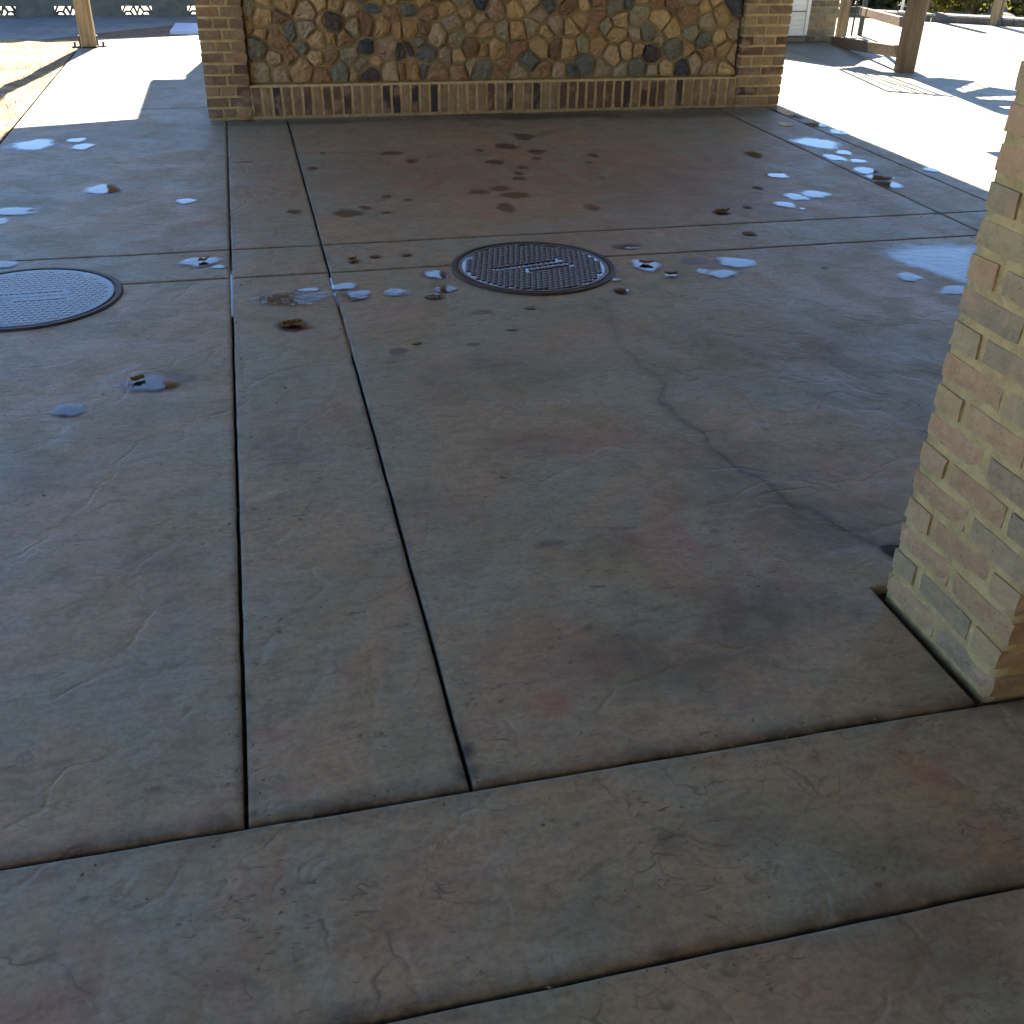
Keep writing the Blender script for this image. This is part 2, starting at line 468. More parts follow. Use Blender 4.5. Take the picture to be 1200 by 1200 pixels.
# ------------------------------------------------------------------ the floor: slabs between joints
XJ = [-0.145, 0.295, 3.765, 4.205]
YJ = [0.985, 1.435, 4.680, 5.105]
WALL_Y = 8.30
PX0, PX1, PY0, PY1 = 1.478, 1.900, 1.440, 1.862       # near brick pillar

# puddles as seen in the photograph: centre, half width, half height in its pixels, kind
#   w = open water, f = thin film, d = damp stain only
PUD = [
    (40, 170, 26, 6, 'w'), (90, 164.5, 11, 2.8, 'w'), (97, 172, 13, 3.6, 'w'), (121, 222, 19, 6.5, 'w'), (218, 236, 11, 3.5, 'w'),
    (12, 248, 30, 4.5, 'w'), (-2, 260, 14, 3.5, 'f'), (6, 310, 14, 5, 'w'), (235, 307, 22, 6, 'w'), (258, 313, 11, 2.2, 'w'),
    (179, 449, 32, 10, 'w'), (81, 481, 20, 8, 'w'),
    (343, 381, 18, 6, 'w'), (362, 340, 13, 2.4, 'w'), (403, 336, 16, 4, 'w'), (421, 346, 15, 6, 'w'), (464, 343, 15, 5, 'w'),
    (512, 322, 15, 5, 'w'), (522, 339, 13, 4.5, 'w'), (508, 348, 12, 4, 'w'), (415, 306, 6, 2, 'w'), (440, 301, 7, 1.6, 'w'),
    (477, 299, 5, 1.4, 'w'), (488, 402, 7, 2, 'w'), (622, 361, 7, 2, 'w'), (735, 289, 17, 3.6, 'w'), (757, 311, 18, 6.5, 'w'),
    (786, 323, 9, 2, 'f'), (728, 341, 9, 4, 'w'), (721, 328, 6, 2, 'w'), (863, 308, 23, 6, 'w'), (846, 321, 18, 4.5, 'w'), (823, 318, 8, 3, 'f'),
    (878, 274, 9, 2.6, 'w'), (876, 243, 5.5, 2, 'w'), (888, 220, 5.5, 2, 'w'), (911, 206, 12, 3, 'w'), (846, 249, 11, 3, 'f'),
    (933, 231, 14, 4, 'w'), (955, 228, 16, 4.5, 'w'), (920, 240, 12, 3.6, 'w'), (940, 245, 3, 1.2, 'w'),
    (957, 168, 26, 6, 'w'), (989, 179, 9, 3, 'w'), (978, 185, 11, 4.2, 'w'), (1005, 189, 9, 2.5, 'w'), (1014, 200, 16, 3.6, 'w'),
    (1030, 208, 15, 3.6, 'w'), (1042, 216, 13, 4.6, 'w'), (920, 146, 9, 2.5, 'w'), (957, 146, 12, 3, 'w'), (983, 155, 10, 3.2, 'w'),
    (921, 132, 9, 5, 'w'), (934, 137, 7, 2, 'w'), (883, 181, 10, 4, 'f'), (1091, 199, 9, 2.5, 'w'), (1065, 325, 15, 4.6, 'w'), (1122, 340, 24, 5, 'f'),
    (967, 314, 5, 1.4, 'w'), (343, 350, 48, 10, 'f'), (600, 386, 7, 1.5, 'w'),
    (343, 248, 12, 4, 'd'), (408, 250, 26, 6, 'd'), (427, 243, 11, 4, 'd'), (454, 230, 9, 2.8, 'd'), (452, 249, 9, 2.4, 'd'), (479, 234, 8, 2, 'd'),
    (367, 197, 9, 2, 'd'), (378, 179, 5, 2, 'd'), (458, 180, 20, 2.6, 'd'), (482, 189, 9, 4, 'd'), (563, 225, 15, 3.6, 'd'), (587, 221, 14, 4, 'd'),
    (605, 229, 25, 5, 'd'), (593, 243, 14, 8, 'd'), (580, 190, 15, 4.5, 'd'), (612, 196, 10, 3, 'd'), (609, 203, 9, 3, 'd'), (607, 209, 13, 3, 'd'),
    (628, 178, 16, 4, 'd'), (563, 176, 7, 2.5, 'd'), (593, 171, 16, 5, 'd'), (628, 186, 9, 2.2, 'd'), (693, 243, 14, 5, 'd'), (707, 210, 5, 2, 'd'),
    (640, 155, 42, 9, 'h'), (615, 160, 20, 5, 'd'), (570, 146, 60, 6, 'h'), (700, 146, 50, 4, 'h'), (415, 306, 13, 4, 'd'), (440, 301, 12, 3, 'd'), (477, 299, 10, 3, 'd'), (563, 366, 18, 4, 'd'),
    (845, 249, 15, 4, 'd'), (735, 289, 22, 6, 'd'), (757, 311, 24, 9, 'd'), (812, 306, 26, 5, 'd'), (786, 323, 14, 3, 'd'), (830, 318, 14, 5, 'd'), (466, 411, 13, 5, 'd'),
    (555, 403, 12, 3, 'd'), (1090, 300, 70, 18, 'd'), (285, 190, 14, 1.5, 'd'), (695, 182, 10, 3, 'd'), (690, 190, 8, 2, 'd'),
    (343, 352, 60, 26, 'h'), (420, 345, 34, 12, 'h'), (515, 335, 28, 18, 'h'),
]
RED = [(790, 640, 36, 40, .8), (650, 760, 60, 45, .6), (640, 822, 26, 16, 1.), (690, 400, 90, 26, .4), (700, 520, 80, 22, .5), (345, 925, 22, 10, .7), (320, 860, 24, 10, .8),
       (420, 665, 26, 8, .7), (1090, 910, 30, 26, .7), (960, 885, 14, 6, .7), (1060, 1070, 70, 40, .4), (1000, 1140, 120, 50, .4), (20, 1175, 40, 20, .6), (90, 1115, 50, 30, .5),
       (640, 200, 240, 50, .8), (1010, 560, 60, 30, .5), (860, 790, 22, 12, .4), (300, 215, 40, 60, .35), (450, 1110, 60, 18, .35), (1150, 1000, 50, 30, .4), (560, 600, 60, 20, .35),
       (770, 590, 30, 20, .45), (930, 680, 24, 14, .5), (410, 780, 40, 16, .35)]
CRACK = [(712, 352), (716, 375), (725, 402), (748, 425), (778, 450), (772, 468), (800, 492), (826, 508), (834, 525), (862, 548), (892, 562), (925, 590), (952, 598), (980, 616), (1010, 632), (1046, 648)]
DIRT = [(545, 880, 10, 12, 1.), (548, 905, 16, 14, .9), (538, 862, 9, 12, .6), (292, 955, 10, 7, .8), (690, 735, 5, 3, .8), (1140, 826, 14, 8, .8), (1046, 646, 16, 9, 1.2),
        (648, 637, 20, 4, .6), (780, 985, 16, 12, .4), (1035, 696, 14, 8, 1.), (180, 925, 10, 4, .6), (70, 893, 14, 4, .35), (675, 968, 4, 3, .9), (400, 142, 160, 3, .5), (800, 134, 110, 4, .6), (640, 136, 120, 4, .8)]
WARMD = [(890, 715, 90, 34, .9), (810, 760, 130, 46, .8), (880, 560, 90, 46, .7), (960, 610, 90, 34, .8), (1000, 430, 110, 50, .6), (870, 420, 90, 36, .5), (330, 520, 40, 22, .5), (170, 660, 70, 18, .5), (560, 440, 90, 22, .45), (700, 640, 60, 16, .5), (480, 585, 46, 14, .4), (620, 520, 60, 14, .4), (60, 560, 60, 16, .4), (190, 780, 50, 18, .35), (1050, 1010, 90, 40, .5), (700, 1060, 120, 30, .35), (380, 1100, 60, 24, .3), (520, 200, 160, 24, .5), (760, 210, 120, 30, .5), (840, 980, 60, 26, .4), (1100, 1120, 90, 40, .5)]


def ell(px, py, rx, ry):
    c = G(px, py); wx = (G(px + rx, py) - G(px - rx, py)).length / 2; wy = (G(px, py - ry) - G(px, py + ry)).length / 2
    return c.x, c.y, wx, wy


PUDW = [(*ell(*p[:4]), p[4]) for p in PUD]
REDW = [(*ell(*p[:4]), p[4]) for p in RED]
DIRTW = [(*ell(*p[:4]), p[4]) for p in DIRT]
DAMPW = [(*ell(*p[:4]), p[4]) for p in WARMD]
CRACKW = [G(*p) for p in CRACK]


def vnoise(X, Y, seed, scale):
    """smooth value noise on arrays"""
    rs = np.random.RandomState(seed); T = rs.rand(64, 64)
    x = X * scale + 1000; y = Y * scale + 1000
    xi = np.floor(x).astype(int); yi = np.floor(y).astype(int); fx = x - xi; fy = y - yi
    fx = fx * fx * (3 - 2 * fx); fy = fy * fy * (3 - 2 * fy)
    g = lambda i, j: T[(xi + i) % 64, (yi + j) % 64]
    return (g(0, 0) * (1 - fx) + g(1, 0) * fx) * (1 - fy) + (g(0, 1) * (1 - fx) + g(1, 1) * fx) * fy


def relief(X, Y):
    return 0.0022 * (vnoise(X, Y, 1, 2.1) - .5) + 0.0018 * (vnoise(X, Y, 2, 6.3) - .5) + 0.0009 * (vnoise(X, Y, 3, 17) - .5)


def stain_fields(X, Y):
    damp = np.zeros_like(X); cloud = np.zeros_like(X); red = np.zeros_like(X); dirt = np.zeros_like(X)
    wob = 1 + 0.5 * (vnoise(X, Y, 5, 9) - .5) + .4 * (vnoise(X, Y, 6, 24) - .5)
    for (cx, cy, wx, wy, k) in PUDW:
        r = np.sqrt(((X - cx) / wx) ** 2 + ((Y - cy) / wy) ** 2) * wob
        if k == 'd': damp = np.maximum(damp, np.clip(1.35 - r, 0, 1) * .74)
        elif k == 'h': damp = np.maximum(damp, np.clip(1.2 - r, 0, 1) * .42)
        elif k == 'w': damp = np.maximum(damp, np.clip(1.7 - r, 0, 1) * .75)
        else: damp = np.maximum(damp, np.clip(1.4 - r, 0, 1) * .55)
    for (cx, cy, wx, wy, k) in DAMPW:
        r = np.sqrt(((X - cx) / wx) ** 2 + ((Y - cy) / wy) ** 2) * wob
        cloud = np.maximum(cloud, np.clip(1.5 - r, 0, 1) * k)
    for (cx, cy, wx, wy, k) in REDW:
        r = np.sqrt(((X - cx) / wx) ** 2 + ((Y - cy) / wy) ** 2) * wob
        red = np.maximum(red, np.clip(1.5 - r, 0, 1) * k * .62)
    for (cx, cy, wx, wy, k) in DIRTW:
        r = np.sqrt(((X - cx) / wx) ** 2 + ((Y - cy) / wy) ** 2) * wob
        dirt = np.maximum(dirt, np.clip(1.4 - r, 0, 1) * k)
    # the crack with its damp edges
    d = np.full_like(X, 9.); tt = np.zeros_like(X)
    jx = X + .03 * (vnoise(X, Y, 8, 14) - .5); jy = Y + .05 * (vnoise(X, Y, 9, 14) - .5)
    for i in range(len(CRACKW) - 1):
        a, b = CRACKW[i], CRACKW[i + 1]; ex, ey = b.x - a.x, b.y - a.y
        u = np.clip(((jx - a.x) * ex + (jy - a.y) * ey) / (ex * ex + ey * ey), 0, 1)
        q = np.hypot(jx - a.x - u * ex, jy - a.y - u * ey)
        tt = np.where(q < d, (i + u) / len(CRACKW), tt); d = np.minimum(d, q)
    amp = np.clip(tt * 3, .45, 1)
    dirt = np.maximum(dirt, amp * (np.clip(1 - d / .014, 0, 1) * .28 + np.clip(1 - d / .05, 0, 1) * .36))
    # damp strip along the foot of the stone wall
    damp = np.maximum(damp, np.clip((Y - WALL_Y + .16 * wob) / .2, 0, 1) * (Y < WALL_Y + .1) * (X > -.1) * (X < 4.2) * (.25 + .75 * vnoise(X, Y, 16, 2.2)))
    # grime along the joints
    for yj, w in ((YJ[0], .05), (YJ[1], .055), (YJ[2], .02), (YJ[3], .02)):
        q = np.where(Y > yj, 1.0, .45) * np.clip(1 - np.abs(Y - yj) / (w * wob), 0, 1)
        dirt = np.maximum(dirt, q * (.45 + .6 * vnoise(X, Y, 14, 20)))
    for xj in XJ:
        q = np.clip(1 - np.abs(X - xj) / (.022 * wob), 0, 1) * (Y > YJ[1])
        dirt = np.maximum(dirt, q * (.3 + .6 * vnoise(X, Y, 15, 16)))
    return damp, red, dirt, cloud


def pudmask(X, Y):
    m = np.zeros_like(X)
    for (cx, cy, wx, wy, k) in PUDW:
        if k in 'wf':
            r = np.sqrt(((X - cx) / (wx + .03)) ** 2 + ((Y - cy) / (wy + .03)) ** 2)
            m = np.maximum(m, np.clip(3.2 - 2 * r, 0, 1))
    return m


def axis_pts(a, b, res):
    n = max(2, int((b - a) / res)); core = np.linspace(a, b, n + 1)[1:-1]
    e = [0, .0025, .006, .012]
    core = core[(core > a + .018) & (core < b - .018)]
    return np.concatenate([a + np.array(e), core, b - np.array(e[::-1])])


floor = mesh_ob('patio_floor', [(-1.62, -1.5, -.026), (6.0, -1.5, -.026), (6.0, 12.9, -.026), (-1.62, 12.9, -.026)], [(0, 1, 2, 3)], M['bed'])
tag(floor, kind='structure')


def slab(x0, x1, y0, y1, res, hole=None, stains=True, m=None):
    g = .0044
    xs = axis_pts(x0 + g, x1 - g, res); ys = axis_pts(y0 + g, y1 - g, res)
    if hole:                                  # a cut-out: extra grid lines on its outline
        for v in (hole[0], hole[1]):
            if xs[0] < v < xs[-1]: xs = np.sort(np.append(xs[np.abs(xs - v) > .004], [v, ]))
        for v in (hole[2], hole[3]):
            if ys[0] < v < ys[-1]: ys = np.sort(np.append(ys[np.abs(ys - v) > .004], [v, ]))
    X, Y = np.meshgrid(xs, ys)
    # wavering tooled edges
    ed = np.minimum.reduce([X - xs[0], xs[-1] - X, Y - ys[0], ys[-1] - Y])
    drop = np.where(ed < .012, -.0055 * (1 - np.sqrt(np.clip(1 - (1 - ed / .012) ** 2, 0, 1))), 0)
    pm = pudmask(X, Y)
    Z = relief(X, Y) * (1 - pm) - .0008 * pm + drop
    wv = np.clip(1 - ed / .03, 0, 1)
    XX = X + wv * .0025 * (vnoise(X, Y, 11, 11) - .5); YY = Y + wv * .0035 * (vnoise(X, Y, 12, 11) - .5)
    ny, nx = X.shape
    V = np.stack([XX, YY, Z], -1).reshape(-1, 3)
    idx = np.arange(nx * ny).reshape(ny, nx)
    F = np.stack([idx[:-1, :-1], idx[:-1, 1:], idx[1:, 1:], idx[1:, :-1]], -1).reshape(-1, 4)
    if hole:
        cx = ((X[:-1, :-1] + X[1:, 1:]) / 2).ravel(); cy = ((Y[:-1, :-1] + Y[1:, 1:]) / 2).ravel()
        keep = ~((cx > hole[0]) & (cx < hole[1]) & (cy > hole[2]) & (cy < hole[3]))
        F = F[keep]
    # sides
    loop = list(idx[0, :]) + list(idx[1:, -1]) + list(idx[-1, -2::-1]) + list(idx[-2:0:-1, 0])
    base = len(V); VB = V[loop].copy(); VB[:, 2] = -.0255
    V = np.vstack([V, VB]); n = len(loop)
    S = [(loop[(i + 1) % n], loop[i], base + i, base + (i + 1) % n) for i in range(n)]
    faces = F.tolist() + S
    if hole:
        # inner walls of the cut-out
        ec = {}
        for q in F.tolist():
            for k in range(4):
                e = (q[k], q[(k + 1) % 4]); ec[e] = 1
        inner = [e for e in ec if (e[1], e[0]) not in ec and not ((e[0] in set(loop)) and (e[1] in set(loop)))]
        vb = []; mp = {}
        for e in inner:
            for k in e:
                if k not in mp: mp[k] = len(V) + len(vb); p = V[k].copy(); p[2] = -.0255; vb.append(p)
        V = np.vstack([V] + ([np.array(vb)] if vb else []))
        faces += [(e[1], e[0], mp[e[0]], mp[e[1]]) for e in inner]
    me = bpy.data.meshes.new('slab')
    me.from_pydata(V.tolist(), [], faces); me.update(); me.shade_smooth()
    if stains:
        damp, red, dirt, cloud = stain_fields(V[:, 0], V[:, 1])
        dirt[base:base + n] = 1.0
        a = me.attributes.new('stain', 'FLOAT_COLOR', 'POINT')
        a.data.foreach_set('color', np.stack([damp, red, np.clip(dirt, 0, 1), cloud], -1).astype(np.float32).ravel())
    me.materials.append(m or M['concrete'])
    return link(bpy.data.objects.new('slab', me), floor)


GAP = .028
xs_ = [-1.62] + XJ + [6.0]
ys_ = [-1.5] + YJ + [8.83, 12.9]
for j in range(len(ys_) - 1):
    if j <= 1:
        # the bands in front run straight through
        spans = [(-1.62, 3.2), (3.2, 6.0)]
    else:
        spans = [(xs_[i], xs_[i + 1]) for i in range(len(xs_) - 1)]
    for (a, b) in spans:
        near = ys_[j] < 4 and a < 3
        res = .011 if (near and j in (1, 2)) else (.02 if ys_[j] < 8 else .05)
        if j == 0: res = .03
        hole = None
        if j == 2 and a < 1 and b > 3: hole = (PX0 - GAP, PX1 + GAP, YJ[1] - .1, PY1 + GAP)
        slab(a, b, ys_[j], ys_[j + 1], res, hole)

# ------------------------------------------------------------------ ground round about
tag(mesh_ob('terrain', [(-160, -160, -.12), (160, -160, -.12), (160, 200, -.12), (-160, 200, -.12)], [(0, 1, 2, 3)], M['terrain']), kind='structure')
pv = MB(); pv.prism([(6.01, -4), (18, -4), (18, 11.0), (11.9, 12.6), (10.2, 13.6), (8.6, 14.6), (6.01, 14.6)], -.14, -.002)
tag(pv.build('paving', M['paving']), kind='structure')
pv = MB(); pv.prism([(-1.62, 13.05), tuple(G(240, 40)[:2]), (6.0, 14.2), (6.0, 12.915), (-1.62, 12.915)], -.14, -.003)
tag(pv.build('path', M['paving']), kind='structure')
so = MB(); so.prism([tuple(G(-30, 51.6)[:2]), tuple(G(95, 47)[:2] ), tuple(G(245, 39.8)[:2]), tuple(G(250, 22)[:2]), tuple(G(150, 32)[:2]), tuple(G(30, 45)[:2])], -.14, -.028)
tag(so.build('soil', M['soil']), kind='structure')
ap = MB(); ap.prism([(-6, 13.0), (6, 13.0), (6, 15.6), (-6, 15.6)], -.14, -.035)
tag(ap.build('apron', M['apron']), kind='structure')
# dry lawn, a little uneven
nx, ny = 60, 90
gx = np.linspace(-7, -1.63, nx); gy = np.linspace(0, 13.03, ny)
LX, LY = np.meshgrid(gx, gy)
LZ = -.006 + (.05 * (vnoise(LX, LY, 21, 1.7) - .5) + .03 * (vnoise(LX, LY, 22, 6) - .5)) * np.clip((-1.63 - LX) * 3, .05, 1)
idx = np.arange(nx * ny).reshape(ny, nx)
lv = np.stack([LX, LY, LZ], -1).reshape(-1, 3)
lf = np.stack([idx[:-1, :-1], idx[:-1, 1:], idx[1:, 1:], idx[1:, :-1]], -1).reshape(-1, 4).tolist()
tag(mesh_ob('lawn', lv.tolist(), lf, M['lawn'], smooth=True), kind='structure')
gv, gf = [], []
for i in range(14000):
    x = -1.66 - rnd.random() ** 1.4 * 2.4; y = 6.5 + rnd.random() * 6.4
    z = -.05; a = rnd.random() * 6.28; h = .02 + rnd.random() * .045; w = .006
    dx, dy = math.cos(a), math.sin(a); l = rnd.uniform(.2, 1.2)
    o = len(gv)
    gv += [(x - dy * w, y + dx * w, z), (x + dy * w, y - dx * w, z), (x + dx * h * l, y + dy * h * l, z + h + .01)]
    gf.append((o, o + 1, o + 2))
tag(mesh_ob('grass', gv, gf, M['blade']), kind='stuff')


# ------------------------------------------------------------------ puddles
def blob(cx, cy, wx, wy, seed, n=30):
    r = random.Random(seed); ph = [r.random() * 6.28 for _ in range(6)]
    am = [.10, .08, .06, .04, .03, .02]; pts = []
    for i in range(n):
        t = 2 * math.pi * i / n
        k = 1 + sum(am[j] * math.sin((j + 2) * t + ph[j]) for j in range(6))
        pts.append((cx + wx * k * math.cos(t), cy + wy * k * math.sin(t)))
    return pts


def puddle(pts, m, z=.0026):
    n = len(pts); cx = sum(p[0] for p in pts) / n; cy = sum(p[1] for p in pts) / n
    v = [(cx, cy, z)]
    v += [(cx + (p[0] - cx) * .55, cy + (p[1] - cy) * .55, z) for p in pts] + [(cx + (p[0] - cx) * 1.2, cy + (p[1] - cy) * 1.2, z) for p in pts]
    f = [(0, 1 + i, 1 + (i + 1) % n) for i in range(n)] + [(1 + i, 1 + n + i, 1 + n + (i + 1) % n, 1 + (i + 1) % n) for i in range(n)]
    o = mesh_ob('puddle', v, f, m)
    at = o.data.attributes.new('shallow', 'FLOAT', 'POINT')
    at.data.foreach_set('value', np.array([0.] * (n + 1) + [1.] * n, np.float32))
    return tag(o, kind='structure')


for i, (cx, cy, wx, wy, k) in enumerate(PUDW):
    if k == 'w': puddle(blob(cx, cy, wx, wy, i), M['water'])
    elif k == 'f': puddle(blob(cx, cy, wx, wy, i), M['film'], .0016)
big = [G(*p) for p in [(1028, 297), (1045, 292), (1063, 289), (1105, 287), (1152, 287), (1148, 315), (1144, 337), (1122, 331), (1095, 322), (1078, 316), (1063, 313), (1044, 305)]]
puddle([(p.x, p.y) for p in big], M['film'], .0016)
q = [G(*p) for p in [(1031, 641), (1043, 639), (1062, 640), (1060, 652), (1050, 657), (1042, 650)]]
w = MB(); w.add([(p.x, p.y, .0024) for p in q], [tuple(range(6))]); tag(w.build('joint_gap', M['bed']), kind='structure')
# water standing in the joints
for (xj, ya, yb) in ((XJ[0], 5.2, 8.2), (XJ[0], 4.2, 5.0), (XJ[1], 3.7, 4.62), (XJ[2], 4.75, 8.1), (XJ[3], 6.2, 8.3)):
    w = MB(); w.add([(xj - .006, ya, -.007), (xj + .006, ya, -.007), (xj + .006, yb, -.007), (xj - .006, yb, -.007)], [(0, 1, 2, 3)])
    tag(w.build('joint_water', M['water']), kind='structure')


# ------------------------------------------------------------------ manhole covers
def manhole(cx, cy, r, rot, label, wet):
    t = empty('manhole_cover', (cx, cy, 0), label, 'manhole cover', 'round iron manhole covers in the patio floor')
    def ring(name, prof, m, smooth=False, n=72):
        v = []; f = []
        for (rr, z) in prof:
            v += [(cx + rr * math.cos(2*math.pi*i/n), cy + rr * math.sin(2*math.pi*i/n), z) for i in range(n)]
        for k in range(len(prof) - 1):
            f += [(k*n + i, k*n + (i+1) % n, (k+1)*n + (i+1) % n, (k+1)*n + i) for i in range(n)]
        if prof[-1][0] < .01 + 0: pass
        return v, f
    v, f = ring('frame', [(r + .012, -.006), (r + .010, .006), (r + .004, .010), (r - .012, .010), (r - .014, .003), (r - .020, .002), (r - .020, -.02)], None)
    mesh_ob('frame', v, f, M['iron_rim'], t)
    n = 72
    v, f = ring('plate', [(r - .024, -.02), (r - .024, .007), (r - .027, .0085), (r - .038, .0085), (r - .040, .0055), (.002, .0055)], None)
    f.append(tuple(range(len(v) - n, len(v))))
    mesh_ob('plate', v, f, M['iron'], t)
    # studs of the tread
    mb = MB(); p = .0285; s = .0122; k = int(r / p) + 2; ca, sa = math.cos(rot), math.sin(rot)
    bars = [(-.02, .05, .165, .017), (.06, -.05, .105, .015)]
    for i in range(-k, k + 1):
        for j in range(-k, k + 1):
            u = i * p + (p / 2 if j % 2 else 0); w = j * p
            if math.hypot(u, w) > r - .056: continue
            if any(abs(u - b[0]) < b[2] / 1 + s and abs(w - b[1]) < b[3] + s for b in bars): continue
            q = []
            for z, ss in ((.0052, s), (.0098, s * .78)):
                q += [(cx + (u + a * ss) * ca - (w + b * ss) * sa, cy + (u + a * ss) * sa + (w + b * ss) * ca, z) for a, b in ((-1, -1), (1, -1), (1, 1), (-1, 1))]
            mb.add(q, [(4, 5, 6, 7), (0, 1, 5, 4), (1, 2, 6, 5), (2, 3, 7, 6), (3, 0, 4, 7)])
    tr = mb.build('tread', M['iron'], t); tr['kind'] = 'stuff'
    for (u0, w0, a, b) in bars:                         # worn, unreadable raised bars
        mb = MB(); r2 = random.Random(int(a * 1000))
        u = -a
        while u < a - .01:
            l = r2.uniform(.012, .03)
            q = [(u, -b * .8), (min(u + l, a), -b * .8), (min(u + l, a), b * .8), (u, b * .8)]
            mb.add([(cx + (u0 + x) * ca - (w0 + y) * sa, cy + (u0 + x) * sa + (w0 + y) * ca, z) for z in (.0052, .0105) for x, y in q], [(4, 5, 6, 7), (0, 1, 5, 4), (1, 2, 6, 5), (2, 3, 7, 6), (3, 0, 4, 7)])
            u += l + .007
        mb.build('raised_bar', M['iron'], t)
    # lifting slot
    a0 = rot - 2.0
    mb = MB(); mb.beam((cx + (r - .05) * math.cos(a0) - .02, cy + (r - .05) * math.sin(a0), .0088), (cx + (r - .05) * math.cos(a0) + .02, cy + (r - .05) * math.sin(a0), .0088), .014, .002)
    mb.build('lifting_slot', M['bed'], t)
    v = [(cx + (r - .03) * math.cos(2*math.pi*i/48) * (1), cy + (r - .03) * math.sin(2*math.pi*i/48), wet) for i in range(48)]
    mesh_ob('water_film', v, [tuple(range(48))], M['water'], t)
    return t


mc1 = G(625, 313.5); mc2 = G(32, 349.5)
manhole(mc1.x, mc1.y, .378, .22, 'dark iron manhole cover in the middle of the floor before the stone wall', .0057)
manhole(mc2.x, mc2.y, .378, .03, 'iron manhole cover at the left edge, shining blue with a film of water', .0088)


# ------------------------------------------------------------------ bricks
def brick_mesh(L, H, D, seed, worn=.004, nu=5, nv=3):
    """brick with its long side on x, its height on z, its depth on y; front at y = -D/2; worn arrises"""
    r = random.Random(seed); bm = bmesh.new()
    v = {}
    fx = [-L/2] + [-L/2 + L * (i + .5 + r.uniform(-.1, .1)) / (nu - 2) for i in range(nu - 2)] + [L/2]
    fz = [-H/2, 0, H/2] if nv == 3 else [-H/2, H/2]
    ring = {}
    for side, y in (('f', -D/2), ('b', D/2)):
        for i, x in enumerate(fx):
            for k, z in enumerate(fz):
                ex = i in (0, nu - 1); ez = k in (0, len(fz) - 1)
                sx = x - math.copysign(worn, x) * (1 if ex else 0) + r.uniform(-.0018, .0018)
                sz = z - (math.copysign(worn, z) if ez else 0) + (r.uniform(-.0022, .0022))
                yy = y + (r.uniform(-.0015, .0015) if not (ex or ez) else (math.copysign(worn, -y) * r.uniform(.1, .9)))
                v[side, i, k] = bm.verts.new((sx, yy, sz))
    nk = len(fz)
    for side in 'fb':
        for i in range(nu - 1):
            for k in range(nk - 1):
                q = [v[side, i, k], v[side, i+1, k], v[side, i+1, k+1], v[side, i, k+1]]
                bm.faces.new(q if side == 'f' else q[::-1])
    for i in range(nu - 1):
        bm.faces.new([v['b', i, 0], v['b', i+1, 0], v['f', i+1, 0], v['f', i, 0]])
        bm.faces.new([v['f', i, nk-1], v['f', i+1, nk-1], v['b', i+1, nk-1], v['b', i, nk-1]])
    for k in range(nk - 1):
        bm.faces.new([v['b', 0, k], v['f', 0, k], v['f', 0, k+1], v['b', 0, k+1]])
        bm.faces.new([v['f', nu-1, k], v['b', nu-1, k], v['b', nu-1, k+1], v['f', nu-1, k+1]])
    me = bpy.data.meshes.new('brick'); bmesh.ops.recalc_face_normals(bm, faces=bm.faces)
    bm.to_mesh(me); bm.free()
    return me


BM = {}
def put_brick(parent, m, centre, L, H, D, facing, worn):
    """facing: 0 = long side along x, 1 = along y"""
    key = (m.name, round(L, 3), round(H, 3), round(D, 3), rnd.randrange(5), worn)
    if key not in BM:
        BM[key] = brick_mesh(L, H, D, hash(key[1:5]) & 0xffff, worn, 5 if L > .12 else 4)
        BM[key].materials.append(m)
    o = bpy.data.objects.new('brick', BM[key]); link(o, parent)
    p = parent.location
    o.location = (centre[0] - p[0], centre[1] - p[1], centre[2] - p[2])
    o.rotation_euler = (rnd.uniform(-.012, .012), rnd.uniform(-.008, .008), (math.pi / 2 if facing else 0) + rnd.uniform(-.012, .012) + (math.pi if rnd.random() < .5 else 0))
    return o


def run(a, b, n_or_l, gap):
    """split a..b into bricks of about the given length"""
    n = max(1, round((b - a + gap) / (n_or_l + gap))); l = (b - a + gap) / n - gap
    return [(a + i * (l + gap) + l / 2, l) for i in range(n)]


def pier(parent, x0, x1, y0, y1, z0, z1, mats, gap=.012, course=.0755, bl=.2, worn=.004, proud=.004, w=.098):
    c = 0; z = z0
    while z + course < z1 + .01:
        zc = z + gap / 2 + (course - gap) / 2; H = course - gap
        pick = lambda: mats[min(len(mats) - 1, int(rnd.random() * len(mats)))]
        if c % 2 == 0:
            for (yc, l) in run(y0 - proud - worn, y1 + proud + worn, bl, gap):
                put_brick(parent, pick(), (x0 + w/2 - proud * rnd.uniform(.3, 1), yc, zc), l, H, w, 1, worn)
                put_brick(parent, pick(), (x1 - w/2 + proud * rnd.uniform(.3, 1), yc, zc), l, H, w, 1, worn)
            for (xc, l) in run(x0 + w + gap, x1 - w - gap, bl, gap):
                put_brick(parent, pick(), (xc, y0 + w/2 - proud * rnd.uniform(.3, 1), zc), l, H, w, 0, worn)
                put_brick(parent, pick(), (xc, y1 - w/2 + proud * rnd.uniform(.3, 1), zc), l, H, w, 0, worn)
        else:
            for (xc, l) in run(x0 - proud - worn, x1 + proud + worn, bl, gap):
                put_brick(parent, pick(), (xc, y0 + w/2 - proud * rnd.uniform(.3, 1), zc), l, H, w, 0, worn)
                put_brick(parent, pick(), (xc, y1 - w/2 + proud * rnd.uniform(.3, 1), zc), l, H, w, 0, worn)
            for (yc, l) in run(y0 + w + gap, y1 - w - gap, bl, gap):
                put_brick(parent, pick(), (x0 + w/2 - proud * rnd.uniform(.3, 1), yc, zc), l, H, w, 1, worn)
                put_brick(parent, pick(), (x1 - w/2 + proud * rnd.uniform(.3, 1), yc, zc), l, H, w, 1, worn)
        z += course; c += 1
    return z


